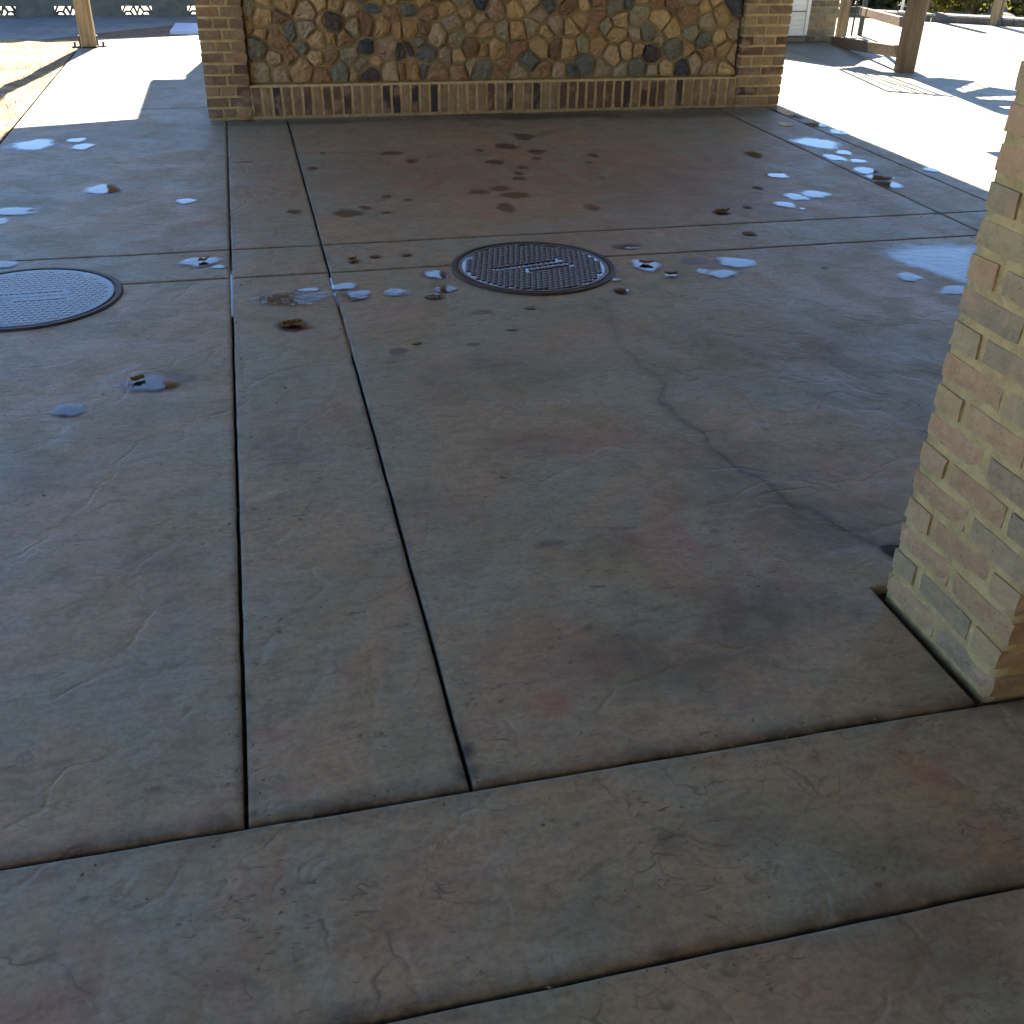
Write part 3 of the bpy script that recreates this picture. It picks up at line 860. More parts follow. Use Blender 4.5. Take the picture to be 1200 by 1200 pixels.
def lumpy_box(x0, x1, y0, y1, z0, z1, amp, step):
    """a mortar core with a slightly uneven skin"""
    bm = bmesh.new()
    bmesh.ops.create_cube(bm, size=1)
    for v in bm.verts:
        v.co = Vector((x0 + (v.co.x + .5) * (x1 - x0), y0 + (v.co.y + .5) * (y1 - y0), z0 + (v.co.z + .5) * (z1 - z0)))
    for ax, l in ((0, x1 - x0), (1, y1 - y0), (2, z1 - z0)):
        n = int(l / step)
        for i in range(1, n):
            co = Vector((x0, y0, z0)); co[ax] += l * i / n; no = Vector((0, 0, 0)); no[ax] = 1
            bmesh.ops.bisect_plane(bm, geom=bm.verts[:] + bm.edges[:] + bm.faces[:], plane_co=co, plane_no=no)
    for v in bm.verts:
        d = mnoise.noise_vector(v.co * 23) * amp
        v.co += d
    V = [tuple(v.co) for v in bm.verts]; bm.verts.index_update()
    F = [tuple(q.index for q in f.verts) for f in bm.faces]
    bm.free()
    return V, F


# the near pillar
pl = empty('brick_pillar', ((PX0 + PX1) / 2, (PY0 + PY1) / 2, 0), 'tall pillar of tumbled yellow-grey bricks at the right edge, nearest the viewer', 'pillar')
V, F = lumpy_box(PX0 + .003, PX1 - .003, PY0 + .003, PY1 - .003, -.03, 3.2, .0022, .04)
mesh_ob('mortar', V, F, M['mortar_near'], pl, smooth=True)
pier(pl, PX0, PX1, PY0, PY1, .0, 3.16, [M['brick_near']], gap=.009, course=.0755, bl=.2, worn=.0065, proud=.0035)

# ------------------------------------------------------------------ the stone panel wall
W_L0, W_L1, W_R0, W_R1 = -.268, .045, 3.935, 4.325
W_TOP = 1.08; W_BACK = WALL_Y + .38
wall = empty('stone_wall', ((W_L0 + W_R1) / 2, WALL_Y + .2, 0), 'low wall with a rubble stone panel between two brick piers over an upright brick course', 'wall')
V, F = lumpy_box(W_L0 + .005, W_L1 - .005, WALL_Y + .005, W_BACK - .005, -.03, W_TOP - .01, .003, .08)
mesh_ob('mortar', V, F, M['mortar'], wall, smooth=True)
V, F = lumpy_box(W_R0 + .005, W_R1 - .005, WALL_Y + .005, W_BACK - .005, -.03, W_TOP - .01, .003, .08)
mesh_ob('mortar', V, F, M['mortar'], wall, smooth=True)
bmix = [M['brick_wall']] * 3 + [M['brick_dark']]
pier(wall, W_L0, W_L1, WALL_Y, W_BACK, .012, W_TOP - .02, bmix, gap=.011, course=.0755, worn=.003, proud=.003)
pier(wall, W_R0, W_R1, WALL_Y, W_BACK, .012, W_TOP - .02, [M['brick_wall']] * 6 + [M['brick_dark']], gap=.011, course=.0755, worn=.003, proud=.003)
# soldier course and the panel behind it
REC = .075                     # how far the stones stand back
V, F = lumpy_box(W_L1 - .002, W_R0 + .002, WALL_Y + .006, W_BACK - .03, -.028, .232, .003, .08)
mesh_ob('mortar', V, F, M['mortar'], wall, smooth=True)
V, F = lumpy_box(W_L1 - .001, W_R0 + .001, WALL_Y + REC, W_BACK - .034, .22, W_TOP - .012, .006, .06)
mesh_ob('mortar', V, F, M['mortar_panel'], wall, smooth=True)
x = W_L1 + .012
while x + .06 < W_R0:
    bw = rnd.uniform(.055, .061)
    dark = rnd.random() < (.5 if x > .6 else .3)
    o = put_brick(wall, M['brick_dark'] if dark else M['brick_wall'], (x + bw / 2, WALL_Y + .047 + rnd.uniform(-.002, .004), .018 + .105), .205, .057 if bw < .058 else .060, .098, 0, .003)
    o.rotation_euler = (0, math.pi / 2 + rnd.uniform(-.02, .02), 0)
    x += bw + .0165
mb = MB(); mb.box(W_L0 - .03, W_R1 + .03, WALL_Y - .03, W_BACK + .03, W_TOP, W_TOP + .06)
mb.build('coping', M['mortar'], wall)

# stones: seeds placed where the photograph shows the striking ones, the rest filled in
ZS0, ZS1 = .236, W_TOP - .015
YS = WALL_Y + REC
seeds = []
def sd_(px, py, kind):
    p = GY(px, py, YS); seeds.append((p.x, p.z, kind))
C1 = lambda x, y: (280 + x / 6, y / 6)
C2 = lambda x, y: (460 + x / 5.4545, y / 5.4545)
C3 = lambda x, y: (660 + x / 5.4545, y / 5.4545)
for (x, y, k) in [(150, 110, 'tan'), (295, 120, 'brown'), (465, 85, 'grey'), (660, 145, 'dark'), (770, 60, 'grey'), (940, 70, 'blue'), (1075, 90, 'brown'), (470, 195, 'grey'), (810, 190, 'green'),
                  (1000, 190, 'rust'), (270, 275, 'rust'), (125, 330, 'blue'), (455, 335, 'blue'), (630, 270, 'rust'), (640, 400, 'rust'), (895, 335, 'dark'), (1035, 330, 'grey'), (1150, 360, 'dark'),
                  (255, 385, 'grey'), (780, 380, 'green'), (145, 520, 'green'), (300, 515, 'grey'), (440, 480, 'tan'), (590, 525, 'brown'), (715, 510, 'blue'), (800, 530, 'tan'), (920, 545, 'dark'),
                  (1065, 520, 'grey'), (960, 445, 'tan'), (1160, 510, 'rust'), (545, 280, 'tan'), (680, 30, 'tan'), (330, 15, 'rust'), (160, 20, 'tan'), (560, 10, 'tan')]:
    sd_(*C1(x, y), k)
for (x, y, k) in [(95, 60, 'blue'), (240, 80, 'brown'), (110, 180, 'rust'), (350, 60, 'tan'), (480, 75, 'tan'), (565, 20, 'dark'), (660, 60, 'grey'), (780, 50, 'tan'), (930, 80, 'grey'), (290, 215, 'grey'),
                  (410, 240, 'green'), (95, 315, 'dark'), (215, 345, 'blue'), (340, 345, 'grey'), (105, 460, 'rust'), (280, 460, 'brown'), (420, 450, 'brown'), (580, 455, 'blue'), (495, 300, 'brown'),
                  (590, 200, 'tan'), (705, 205, 'green'), (660, 300, 'tan'), (800, 290, 'brown'), (790, 200, 'rust'), (700, 400, 'brown'), (935, 300, 'tan'), (1030, 310, 'brown'), (880, 180, 'green'), (1040, 160, 'grey'),
                  (1150, 160, 'tan'), (815, 460, 'grey'), (950, 450, 'brown'), (1070, 470, 'grey'), (1120, 320, 'tan')]:
    sd_(*C2(x, y), k)
for (x, y, k) in [(130, 290, 'green'), (135, 410, 'blue'), (250, 430, 'green'), (365, 440, 'green'), (480, 440, 'blue'), (560, 350, 'dark'), (600, 260, 'grey'), (470, 220, 'grey'), (645, 430, 'tan'), (760, 430, 'dark'),
                  (920, 430, 'grey'), (1030, 430, 'tan'), (780, 300, 'rust'), (900, 240, 'blue'), (1010, 320, 'tan'), (820, 200, 'green'), (690, 190, 'tan'), (610, 120, 'tan'), (800, 100, 'rust'), (600, 25, 'brown'), (700, 20, 'brown'),
                  (480, 90, 'green'), (350, 120, 'tan'), (230, 90, 'brown'), (190, 200, 'brown'), (90, 130, 'tan'), (330, 220, 'tan'), (390, 320, 'tan'), (220, 300, 'rust'), (900, 30, 'tan'), (1020, 90, 'tan'), (1080, 180, 'grey'), (1090, 30, 'dark')]:
    sd_(*C3(x, y), k)
tries = 0
while tries < 6000:
    tries += 1
    x = rnd.uniform(W_L1 + .03, W_R0 - .03); z = rnd.uniform(ZS0 + .03, ZS1 - .03)
    if all(math.hypot(x - s[0], z - s[1]) > .097 for s in seeds):
        seeds.append((x, z, rnd.choice(['tan', 'tan', 'tan', 'grey', 'brown', 'rust', 'green', 'blue'])))


WT = [rnd.uniform(0, .0058) for _ in seeds]


def cell(i):
    x0, z0, _ = seeds[i]
    poly = [(W_L1 + .006, ZS0), (W_R0 - .006, ZS0), (W_R0 - .006, ZS1), (W_L1 + .006, ZS1)]
    for j, s in enumerate(seeds):
        if j == i: continue
        dx, dz = s[0] - x0, s[1] - z0
        if dx * dx + dz * dz > .8 * .8: continue
        q2 = min(.8, max(.2, .5 + (WT[i] - WT[j]) / (2 * (dx * dx + dz * dz))))
        mx, mz = x0 + dx * q2, z0 + dz * q2
        out = []
        for k in range(len(poly)):
            a, b = poly[k], poly[(k + 1) % len(poly)]
            da = (a[0] - mx) * dx + (a[1] - mz) * dz; db = (b[0] - mx) * dx + (b[1] - mz) * dz
            if da <= 0: out.append(a)
            if (da < 0) != (db < 0) and abs(da - db) > 1e-12:
                u = da / (da - db); out.append((a[0] + (b[0] - a[0]) * u, a[1] + (b[1] - a[1]) * u))
        poly = out
        if len(poly) < 3: return None
    return poly


for i in range(len(seeds)):
    poly = cell(i)
    if not poly: continue
    cx = sum(p[0] for p in poly) / len(poly); cz = sum(p[1] for p in poly) / len(poly)
    # walk round the outline at even steps, pull in by the mortar, round the corners
    per = []
    for k in range(len(poly)):
        a, b = poly[k], poly[(k + 1) % len(poly)]; L = math.hypot(b[0] - a[0], b[1] - a[1])
        if L < 1e-4: continue
        n = max(1, round(L / .055))
        per += [(a[0] + (b[0] - a[0]) * q / n, a[1] + (b[1] - a[1]) * q / n) for q in range(n)]
    while len(per) > 13: per.pop(rnd.randrange(len(per)))
    n = len(per)
    if n < 4: continue
    sm = [((per[k-1][0] + 9 * per[k][0] + per[(k+1) % n][0]) / 11 + rnd.uniform(-.005, .005), (per[k-1][1] + 9 * per[k][1] + per[(k+1) % n][1]) / 11 + rnd.uniform(-.005, .005)) for k in range(n)]
    outl = []
    for (a, b) in sm:
        d = math.hypot(a - cx, b - cz); q = max(.3, 1 - rnd.uniform(.003, .011) / max(d, .02))
        outl.append((cx + (a - cx) * q, cz + (b - cz) * q))
    rise = rnd.uniform(.014, .042); tx, tz = rnd.uniform(-.25, .25), rnd.uniform(-.2, .25)
    v = [(a, YS + .012, b) for a, b in outl]
    v += [(cx + (a - cx) * .93, YS - rise * .72 + rnd.uniform(-.006, .006) + tx * (a - cx) * .6 + tz * (b - cz) * .6, cz + (b - cz) * .93) for a, b in outl]
    v += [(cx + (a - cx) * .55, YS - rise + rnd.uniform(-.012, .009) + tx * (a - cx) * .5 + tz * (b - cz) * .5, cz + (b - cz) * .55) for a, b in outl]
    v.append((cx, YS - rise + rnd.uniform(-.008, .006), cz))
    f = [(k, (k + 1) % n, n + (k + 1) % n, n + k) for k in range(n)] + [(n + k, n + (k + 1) % n, 2*n + (k + 1) % n, 2*n + k) for k in range(n)] + [(2*n + k, 2*n + (k + 1) % n, 3*n) for k in range(n)]
    mesh_ob('stone', v, f, STONE[seeds[i][2]], wall)

# ------------------------------------------------------------------ roof over the patio
H = 3.2
sh = lambda x, y: up_sun((x, y), H)
roof_t = empty('patio_roof', (1.7, 4, H), 'flat boarded roof over the patio, out of view above, throwing its shade', 'roof')
a1, a2, a3, a4 = sh(-1.63, 8.22), sh(-.775, 8.45), sh(-.775, 10.22), sh(4.36, 10.26)
mb = MB(); mb.prism([(a1.x, -2.6), (a4.x, -2.6), (a4.x, a4.y), (a3.x, a3.y), (a2.x, a2.y), (a1.x, a1.y)], H, H + .16)
mb.build('deck', M['roof'], roof_t)
for yb in (1.65, 4.9, 8.4, 12.6):
    mb = MB(); mb.box(a2.x + .1, a4.x - .1, yb - .09, yb + .09, H - .2, H - .002); mb.build('beam', M['wood_beam'], roof_t)
# pillar carrying the far corner of the roof, behind the stone wall
cb = sh(-.53, 10.26)
fp = empty('rear_pillar', (cb.x + .2, cb.y - .2, 0), 'square rendered pillar standing behind the stone wall under the far roof corner', 'pillar')
mb = MB(); mb.box(cb.x, cb.x + .4, cb.y - .4, cb.y, -.1, H - .205); mb.build('shaft', M['plaster'], fp)
mb = MB(); mb.box(cb.x - .03, cb.x + .43, cb.y - .43, cb.y + .03, -.1, .12); mb.build('plinth', M['plaster'], fp)
# unseen wall added behind the viewer to darken the foreground
bb = empty('rear_light_blocker', (1.5, -2.8, 0), 'unseen wall added behind the viewer to darken the foreground, carrying the roof', 'building')
mb = MB(); mb.box(-5, 9, -3.2, -2.62, -.1, 3.6); mb.build('wall', M['plaster'], bb)

# unseen wall and roof added on the right to block sky light
sb = empty('side_sky_blocker', (7.3, 1.5, 0), 'unseen wall added along the right side of the court to block sky light', 'building')
mb = MB(); mb.box(6.9, 7.7, -2.6, 6.3, -.13, 3.9); mb.build('wall', M['plaster'], sb)
mb = MB(); mb.box(6.0, 7.9, -2.6, 6.4, 3.901, 4.02); mb.build('roof', M['roof'], sb)

# ------------------------------------------------------------------ left background
lp = G(105, 55)
t = empty('timber_post', (lp.x, lp.y, 0), 'upright timber post with iron foot brackets between the dry lawn and the sunlit path', 'post', 'timber posts')
mb = MB(); mb.beam((lp.x, lp.y, .012), (lp.x, lp.y, 3.5), .15, .15, (0, 1, 0)); mb.build('shaft', M['wood_post'], t)
for s in (-1, 1):
    mb = MB(); mb.box(lp.x + s * .082, lp.x + s * .094, lp.y - .03, lp.y + .03, .0, .11); mb.box(min(lp.x + s * .082, lp.x + s * .17), max(lp.x + s * .082, lp.x + s * .17), lp.y - .03, lp.y + .03, -.001, .012)
    br = mb.build('bracket', M['metal'], t)
    mb = MB(); mb.tube((lp.x + s * .14, lp.y, .01), (lp.x + s * .14, lp.y, .05), .012); mb.build('bolt', M['metal'], br)

WY = 15.5
sw = empty('screen_wall', (-2, WY, 0), 'shaded dark green-grey garden wall with patterned vent blocks near its foot', 'wall')
z0 = GY(10, 18.5, WY).z; z1 = GY(10, 7.5, WY).z
cl = [(-1, 9), (62, 99), (141, 178)]
spans = []
p0 = GY(62, 10, WY).x; p1 = GY(99, 10, WY).x; wv_ = p1 - p0; pitch = GY(141, 6, WY).x - p0
k0 = p0 - pitch * 3
holes = [(k0 + i * pitch, k0 + i * pitch + wv_) for i in range(8)]
mb = MB(); mb.box(-6.5, 4.5, WY, WY + .14, -.12, z0); mb.box(-6.5, 4.5, WY, WY + .14, z1, 1.15)
edges = [-6.5] + [e for h in holes for e in h] + [4.5]
for i in range(0, len(edges), 2):
    if edges[i+1] > edges[i]: mb.box(edges[i], edges[i+1], WY + .001, WY + .139, z0 - .001, z1 + .001)
mb.build('wall_body', M['screen'], sw)
for (h0, h1) in holes:
    mb = MB(); w = h1 - h0; hz = z1 - z0; T = lambda u, q: (h0 + u * w, WY + .07, z0 + q * hz)
    segs = [((0, .15), (.14, 1)), ((.14, .4), (.28, .35)), ((.28, .35), (.40, .95)), ((.14, .4), (.06, 0)), ((.28, .35), (.36, 0)), ((.40, .95), (.50, .1)), ((.50, .1), (.60, .95)),
            ((.60, .95), (.72, .35)), ((.72, .35), (.86, .4)), ((.86, .4), (.94, 0)), ((.72, .35), (.64, 0)), ((1, .15), (.86, 1)), ((0, .0), (.14, .4)), ((1, 0), (.86, .4))]
    for a, b in segs: mb.beam(T(*a), T(*b), .018, .1, (0, 1, 0))
    mb.build('vent_block', M['screen'], sw)
mb = MB(); mb.box(-6.55, 4.55, WY - .03, WY + .17, 1.151, 1.2); mb.build('coping', M['screen'], sw)
# unseen flat roof added beyond the wall to shade the ground strip
Hc = 6.0
cr_ = empty('added_shade_roof', (-1, 19, 0), 'high unseen roof on posts, added beyond the dark wall to shade the ground', 'added_roof')
q = [up_sun(G(-420, 62), Hc), up_sun(G(-20, 49.5), Hc), up_sun(G(95, 46.6), Hc), up_sun(G(320, 36), Hc)]
mb = MB(); mb.prism([(q[0].x, q[0].y), (q[1].x, q[1].y), (q[2].x, q[2].y), (q[3].x, q[3].y), (q[3].x + .3, q[1].y + 2.45), (q[0].x, q[1].y + 2.45)], Hc, Hc + .1); mb.build('roof', M['roof'], cr_)
for x in (-8.5, 3.6):
    mb = MB(); mb.beam((x, 20.3, -.1), (x, 20.3, Hc), .12, .12, (0, 1, 0)); mb.build('post', M['wood_dark'], cr_)
mb = MB(); pp = [G(199, 38.2), G(238, 38.6), G(240, 28.6), G(206, 28.4)]  # flat sheet for a wet patch, its sky reflection painted on
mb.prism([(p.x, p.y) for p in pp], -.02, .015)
tag(mb.build('sky_wet_patch', M['plate']), 'wet patch with its sky reflection painted pale blue beside the left brick pier', 'plate')

# ------------------------------------------------------------------ right background
bp = empty('brick_outbuilding', (6.6, 12.2, 0), 'low yellow brick structure with a white louvred door beyond the right pier', 'building')
bx0, bx1, by0, by1 = 5.2, GY(977, 48, 12.12).x, 12.12, 12.62
V, F = lumpy_box(bx0 + .004, bx1 - .004, by0 + .006, by1, -.03, 1.0, .003, .12)
mesh_ob('mortar', V, F, M['mortar_near'], bp, smooth=True)
d0, d1 = GY(900, 30, by0).x, GY(944, 30, by0).x
zd = GY(925, 39.5, by0).z
z = .0; c = 0
while z < .95:
    for (a, b) in ((bx0, d0 - .03), (d1 + .02, bx1)):
        st = 0 if c % 2 else .106
        xs2 = [a] + [a + st + .212 * k for k in range(0 if st else 1, 12) if a + st + .212 * k < b - .05] + [b]
        for k in range(len(xs2) - 1):
            l = xs2[k+1] - xs2[k] - .012
            if l > .03: put_brick(bp, rnd.choice([M['brick_near'], M['brick_near'], M['brick_wall']]), ((xs2[k] + xs2[k+1]) / 2, by0 + .045, z + .0375), l, .0635, .098, 0, .004)
    if z + .0755 < zd:
        for (xc, l) in run(d0 - .02, d1 + .01, .2, .012): put_brick(bp, M['brick_near'], (xc, by0 + .045, z + .0375), l, .0635, .098, 0, .004)
    z += .0755; c += 1
mb = MB(); mb.box(bx0 - .05, bx1 + .05, by0 - .06, by1 + .05, 1.001, 1.06); mb.build('coping', M['plaster'], bp)
dr = mesh_ob('door', *(lambda b: (b.v, b.f))((lambda b: (b.box(d0 - .02, d1, by0 - .035, by0 + .02, zd, .97), b)[1])(MB())), M['door'], bp)
nl = 16
mb = MB(); mb.box(d0 - .02, d1 - .04, by0 - .043, by0 - .036, GY(920, 13.5, by0).z, GY(920, 12.6, by0).z); mb.build('panel_joint', M['metal'], dr)
mb = MB(); mb.box(d1 - .035, d1 + .003, by0 - .055, by0 - .036, zd - .012, .975); mb.build('door_frame', M['door'], dr)
mb = MB(); mb.box(d0 - .03, d1 - .04, by0 - .055, by0 - .036, zd - .014, zd + .02); mb.build('door_sill', M['door'], dr)
for kk in range(7):
    zz = zd + .05 + kk * .052
    mb = MB(); mb.box(d0 - .02, d1 - .045, by0 - .047, by0 - .036, zz, zz + .02); mb.build('slat', M['door'], dr)
for (py, x) in ((25, 918), (6, 918)):
    p = GY(x, py, by0 - .07); mb = MB(); mb.beam((p.x - .12, p.y, p.z), (p.x + .04, p.y, p.z), .02, .02); mb.build('hinge', M['metal'], dr)

rp = G(1059, 84.5)
t = empty('rail_post', (rp.x, rp.y, 0), 'thick brown timber post with two sloping rails beyond the right brick pier', 'post', 'timber posts')
mb = MB(); mb.beam((rp.x, rp.y, -.01), (rp.x, rp.y, 2.45), .16, .16, (0, 1, 0)); mb.build('shaft', M['wood_dark'], t)
a = GY(1057, 61, rp.y + .02); b = GY(976, 48.5, 12.05)
mb = MB(); mb.beam(a, b, .05, .11); mb.build('rail', M['wood_beam'], t)
a = GY(1066, 28, rp.y + .02); b = GY(1010, 13, 12.6)
mb = MB(); mb.beam(a, b, .05, .09); mb.build('rail', M['wood_beam'], t)
# boards and thin bars just beyond the outbuilding
for px, base, wd, lab in ((982, 44, .07, 'tan board standing against the right end of the brick outbuilding'), (987.5, 42.5, .05, 'slim tan batten standing between the brick outbuilding and the black bars')):
    p = G(px, base); mb = MB(); mb.beam((p.x, p.y, -.02), (p.x, p.y, 1.0), wd, .05, (0, 1, 0))
    tag(mb.build('board', M['wood_post']), lab, 'board')
rl = empty('bar_railing', (7.45, 12.7, 0), 'black railing of thin upright bars beside the brick outbuilding', 'railing')
for px in (990.5, 997.5):
    p = GY(px, 42, 12.7); mb = MB(); mb.tube((p.x, 12.7, 0), (p.x, 12.7, 1.1), .012); mb.build('bar', M['metal'], rl)
p = GY(1007, 42, 12.7); mb = MB(); mb.beam((p.x, 12.7, -.02), (p.x, 12.7, 1.15), .05, .05, (0, 1, 0)); mb.build('end_post', M['metal'], rl)
zb = GY(1000, 13, 12.7).z
mb = MB(); mb.box(GY(988, 42, 12.7).x, p.x, 12.69, 12.71, zb - .02, zb + .05); mb.build('cross_bar', M['metal'], rl)

# unseen members added overhead, shaped from the striped shade they throw
Hp = 2.46
pg = empty('stripe_caster', (7.2, 11.5, Hp), 'unseen members added overhead on the right to throw a striped shade on the sunlit paving', 'stripe_caster')
def shade_poly(name, pts, m, th=.04):
    q = [up_sun(G(*p), Hp) for p in pts]
    b = MB(); b.prism([(p.x, p.y) for p in q], Hp, Hp + th); return b.build(name, m, pg)
shade_poly('beam', [(983, 80.5), (1009, 77), (1035, 84), (1053, 84.5), (1072, 83), (1080, 87), (1088, 91), (1104, 103.5), (1066, 91.5), (1040, 88.3), (1020, 86.5), (1000, 84)], M['wood_beam'])
shade_poly('panel', [(1088.3, 91), (1100, 90.6), (1142, 94.5), (1113, 105.8), (1104.5, 103.2)], M['wood_beam'])
shade_poly('panel', [(1120, 110), (1159, 101.5), (1200, 107), (1240, 113), (1240, 112.5), (1200, 111), (1165, 112), (1133, 113)], M['wood_beam'])
shade_poly('panel', [(880, 66), (908, 68), (940, 72.5), (975, 78), (1000, 77), (1010, 71), (1036, 66), (1003, 56), (980, 50), (900, 45), (880, 44)], M['wood_beam'])
shade_poly('rail', [(1140, 115.5), (1230, 119), (1230, 126), (1155, 122.5)], M['wood_beam'])
shade_poly('rail', [(1162, 126), (1230, 130), (1230, 136), (1178, 131.5)], M['wood_beam'])
shade_poly('rail', [(1040, 106.2), (1117, 111.9), (1117, 113.2), (1040, 107.8)], M['metal'], .012)
for (s0, s1), w in zip((((983, 81), (1040, 107)), ((998, 83.5), (1059, 108.4)), ((1011, 85.5), (1077, 109.7)), ((1024, 87), (1088, 110.4)), ((1041, 89), (1103, 111.6))), (.04, .028, .028, .028, .036)):
    a = up_sun(G(*s0), Hp); b = up_sun(G(*s1), Hp); mb = MB(); mb.beam(a, b, w, .012); mb.build('bar', M['metal'], pg)
for k in range(4):
    u = k / 4 + .12
    a = up_sun(G(1113 + 29 * u, 105.5 - 11 * u), Hp); b = up_sun(G(1121 + 37 * u, 109.7 - 8.4 * u), Hp); mb = MB(); mb.beam(a, b, .024, .01); mb.build('bar', M['metal'], pg)
for k in range(6):
    a = up_sun(G(1134 + 12 * k, 112.6 - .3 * k), Hp); b = up_sun(G(1142 + 12 * k, 116 + .4 * k), Hp); mb = MB(); mb.beam(a, b, .014, .01); mb.build('bar', M['metal'], pg)
shade_poly('rafter_end', [(1153, 177.5), (1240, 178), (1240, 215), (1186, 192)], M['wood_beam'])

# low rock-faced wall, posts, boulders and shrubs at the far right
lw_ = empty('retaining_wall', (10, 14.2, 0), 'low dark retaining wall at the far edge of the sunlit paving under the shrubs', 'wall')
A = GY(1076, 22, 14.75); B = G(1215, 33)
n = 18
for i in range(n):
    for row in range(1):
        u0, u1 = (i + (.5 if row else 0)) / n, (i + 1 + (.5 if row else 0)) / n
        P0 = Vector((8.3, 14.9, 0)).lerp(Vector((B.x, B.y + .1, 0)), u0); P1 = Vector((8.3, 14.9, 0)).lerp(Vector((B.x, B.y + .1, 0)), u1)
        dd = (P1 - P0); P1 = P0 + dd * .95
        mb = MB(); zz = -.05 + row * .15
        mb.beam(P0 + Vector((0, .15, zz + .07)), P1 + Vector((0, .15 + rnd.uniform(-.02, .02), zz + .07)), .3 + rnd.uniform(-.03, .03), .14 + rnd.uniform(0, .02)); mb.build('block', M['rock'], lw_)
fpx = G(1163, 29.5)
t = empty('slim_post', (fpx.x, fpx.y, 0), 'slim tan timber post at the far edge of the paving before the sunlit shrub', 'post', 'timber posts')
mb = MB(); mb.beam((fpx.x, fpx.y, -.02), (fpx.x, fpx.y, 2.3), .09, .09, (0, 1, 0)); mb.build('shaft', M['wood_post'], t)
mb = MB(); mb.beam((fpx.x + .085, fpx.y, -.02), (fpx.x + .085, fpx.y, 1.6), .05, .06, (0, 1, 0)); mb.build('batten', M['wood_post'], t)
dpx = G(1093, 23.5)
tp = MB(); tp.beam((dpx.x, dpx.y + .3, -.02), (dpx.x + .12, dpx.y + .3, 2.0), .13, .13, (0, 1, 0))
tag(tp.build('dark_post', M['wood_dark']), 'dark grey leaning post in the shade at the far edge of the paving', 'post', 'timber posts')
wp = GY(1056, 13, 14.6); tp = MB(); tp.tube((wp.x, 14.6, -.02), (wp.x + .03, 14.6, 1.5), .02)
tag(tp.build('white_pole', M['door']), 'thin white pole behind the thick brown rail post', 'pole')
BL = ['flat pale boulder right of the slim tan post', 'rounded grey boulder beyond the flat pale one', 'low brown boulder at the right edge of the picture', 'small dark boulder close to the foot of the slim tan post', 'broad dark boulder topmost of the heap at the right edge']
for (px, py, r, fl), lab in zip([(1178, 27, .14, .4), (1184, 20, .15, .7), (1196, 27, .16, .5), (1171, 24, .09, .6), (1194, 14, .2, .7)], BL):
    p = G(px, py + 3); bm = bmesh.new(); bmesh.ops.create_icosphere(bm, subdivisions=2, radius=r)
    for v in bm.verts:
        v.co *= 1 + .35 * mnoise.noise(v.co * 4 + Vector((px, 0, 0))); v.co.z *= fl
    me = bpy.data.meshes.new('boulder'); bm.to_mesh(me); bm.free(); me.materials.append(M['rock'])
    o = link(bpy.data.objects.new('boulder', me)); o.location = (p.x, p.y + .35, r * fl * .6)
    tag(o, lab, 'boulder', 'boulders at the far right')


def shrub(x, y, rx, ry, h, n, m, label, leaf=.05):
    t = empty('shrub', (x, y, -.1), label, 'shrub', 'shrubs beyond the paving')
    mb = MB(); r = random.Random(int(x * 100 + y))
    for k in range(5):
        mb.tube((x + r.uniform(-.06, .06), y + r.uniform(-.06, .06), -.12), (x + r.uniform(-.6, .6) * rx, y + r.uniform(-.5, .5) * ry, h * r.uniform(.4, .8)), .03, .008, 6)
    mb.build('stem', M['bark'], t)
    cl = [(r.uniform(-1, 1), r.uniform(-1, 1), r.uniform(.05, 1)) for _ in range(26)]
    v, f = [], []
    for i in range(n):
        c = cl[r.randrange(len(cl))]
        s = Vector((r.gauss(0, 1), r.gauss(0, 1), r.gauss(0, 1))).normalized() * r.random() ** .5 * .32
        p = Vector((x + (c[0] * .75 + s.x) * rx, y + (c[1] * .75 + s.y) * ry, max(.02, (c[2] * .9 - .1 + s.z * .5) * h)))
        a = Vector((r.gauss(0, 1), r.gauss(0, 1), r.gauss(0, .6))).normalized(); b = a.orthogonal().normalized(); b.rotate(Matrix.Rotation(r.random() * 6.28, 3, a))
        l = leaf * r.uniform(.7, 1.4)
        o = len(v); v += [p - a * l, p + b * l * .4, p + a * l, p - b * l * .4]; f.append((o, o + 1, o + 2, o + 3))
    mesh_ob('crown', v, f, m, t)


def hedge(x0, x1, y0, y1, h, n):
    r = random.Random(5); v, f = [], []
    for i in range(n):
        p = Vector((r.uniform(x0, x1), r.uniform(y0, y1), r.random() * h * (1 + .25 * math.sin(i * .7))))
        a = Vector((r.gauss(0, 1), r.gauss(0, 1), r.gauss(0, .6))).normalized(); b = a.orthogonal().normalized(); b.rotate(Matrix.Rotation(r.random() * 6.28, 3, a))
        l = .08 * r.uniform(.7, 1.4); o = len(v); v += [p - a * l, p + b * l * .45, p + a * l, p - b * l * .45]; f.append((o, o + 1, o + 2, o + 3))
    return tag(mesh_ob('hedge', v, f, M['leaf_dark']), kind='stuff')


hedge(6.5, 15.5, 16.6, 18.2, 1.1, 16000)
shrub(11.0, 15.2, .95, .55, 1.5, 5200, M['leaf_hedge'], 'sunlit yellow-green shrub right of the dark leaning post', .06)
shrub(13.1, 15.6, 1.0, .6, 1.4, 4500, M['leaf_hedge'], 'yellow-green shrub behind the boulder heap at the right edge', .06)
shrub(9.3, 16.0, .9, .5, 1.6, 4500, M['leaf_dark'], 'dark shaded shrub behind the thick brown rail post', .06)
shrub(12.0, 17.0, 1.6, .6, 1.9, 5000, M['leaf_dark'], 'tall dark shrub farthest back behind the yellow-green ones', .07)
shrub(8.0, 16.2, .9, .5, 1.5, 4000, M['leaf_dark'], 'dark shrub behind the black bars beside the outbuilding', .06)

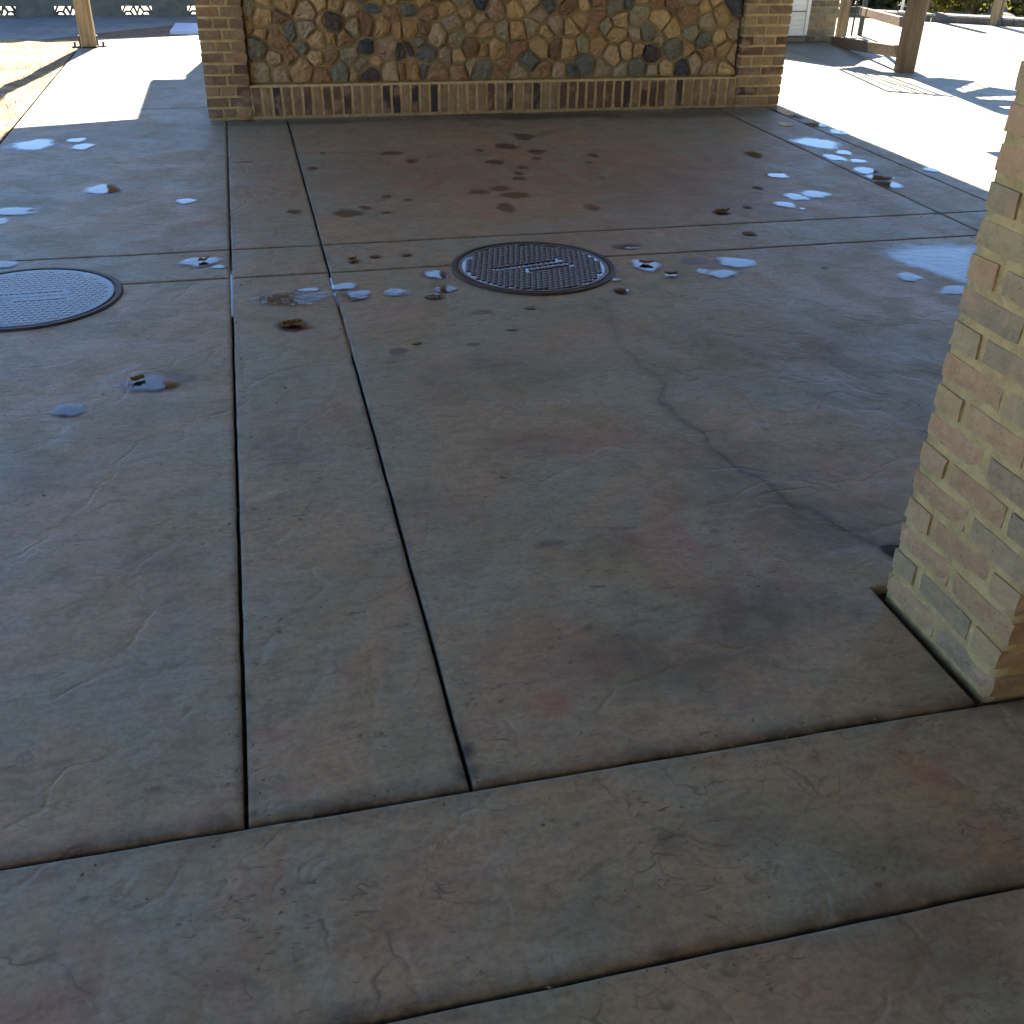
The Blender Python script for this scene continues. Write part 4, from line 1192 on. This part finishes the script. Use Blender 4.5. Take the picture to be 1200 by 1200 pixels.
# ------------------------------------------------------------------ dead leaves
# the fine open crack itself
cv = []; cr2 = random.Random(3); cp = []
for i in range(len(CRACKW) - 1):
    for k in range(6): cp.append(CRACKW[i].lerp(CRACKW[i + 1], k / 6))
cp.append(CRACKW[-1]); nC = len(cp); cf = []
for i, p in enumerate(cp):
    d = (cp[min(i + 1, nC - 1)] - cp[max(i - 1, 0)]).normalized(); nn = Vector((-d.y, d.x, 0)); u = i / nC
    w = (.0003 + .0011 * u ** 2) * cr2.uniform(.3, 1.3); o = nn * cr2.uniform(-.004, .004)
    cv += [(p.x + o.x - nn.x * w, p.y + o.y - nn.y * w, .0022), (p.x + o.x + nn.x * w, p.y + o.y + nn.y * w, .0022)]
    if i: cf.append((2*i - 2, 2*i - 1, 2*i + 1, 2*i))
tag(mesh_ob('crack', cv, cf, M['bed']), kind='structure')

# grit and crumbs of leaf gathered by the joints and the wall foot
gb = MB(); gr = random.Random(11)
for i in range(900):
    q = gr.random()
    if q < .35: x, y = gr.uniform(-1.5, 4.2), gr.choice([YJ[0], YJ[1], YJ[2], YJ[3]]) + gr.gauss(0, .03)
    elif q < .6: x, y = gr.choice(XJ) + gr.gauss(0, .025), gr.uniform(1.5, 8.2)
    elif q < .75: x, y = gr.uniform(-.2, 4.2), WALL_Y - abs(gr.gauss(0, .07)) - .01
    else: x, y = gr.uniform(-1.5, 4.2), gr.uniform(.5, 8.2)
    sz = gr.uniform(.0012, .0034); a = gr.random() * 6.28; e = gr.uniform(1, 2.6)
    ca, sa = math.cos(a) * sz, math.sin(a) * sz
    gb.add([(x + ca * e, y + sa * e, .001), (x - sa, y + ca, .001), (x - ca * e, y - sa * e, .001), (x + sa, y - ca, .001), (x, y, .001 + sz)], [(0, 1, 4), (1, 2, 4), (2, 3, 4), (3, 0, 4)])
tag(gb.build('grit', M['bark']), kind='stuff')


def dead_leaf(px, py, L, W, rot, label, z=.006):
    c = G(px, py); v = []; f = []
    n = 7; r = random.Random(px)
    for i in range(n):
        u = i / (n - 1); w = W * math.sin(math.pi * min(1, .08 + u * .92)) ** .8 * r.uniform(.7, 1.2)
        for s in (-1, 0, 1):
            a = (u - .5) * L; b = s * w
            v.append((c.x + a * math.cos(rot) - b * math.sin(rot), c.y + a * math.sin(rot) + b * math.cos(rot), z + .012 * abs(s) * r.uniform(.3, 1) + .014 * (u - .5) ** 2 * 4 * r.random()))
    for i in range(n - 1):
        for s in range(2): f.append((i*3 + s, i*3 + s + 1, i*3 + s + 4, i*3 + s + 3))
    mb = MB(); mb.add(v, f)
    return tag(mb.build('dead_leaf', M['dead_leaf'], smooth=True), label, 'leaf', 'dead leaves on the wet floor')


dead_leaf(239, 307, .05, .02, .2, 'curled brown leaf in the puddle just right of the left manhole cover')
dead_leaf(162, 447, .05, .015, .5, 'small dark leaf in the oval puddle below the left manhole cover')
dead_leaf(343, 381, .075, .024, .15, 'broad brown crumpled leaf on the damp patch between the two long joints')
dead_leaf(757, 310, .07, .026, -.3, 'dark brown leaf in the puddle just right of the middle manhole cover')
dead_leaf(786, 323, .06, .014, -.15, 'thin dark leaf farther right of the middle manhole cover, beside the leaf puddle')
dead_leaf(846, 249, .09, .022, .1, 'dark leaf on the floor beyond the joint band, right of the middle')
dead_leaf(413, 306, .04, .014, .3, 'tiny leaf scrap in the little puddle right of the second long joint')
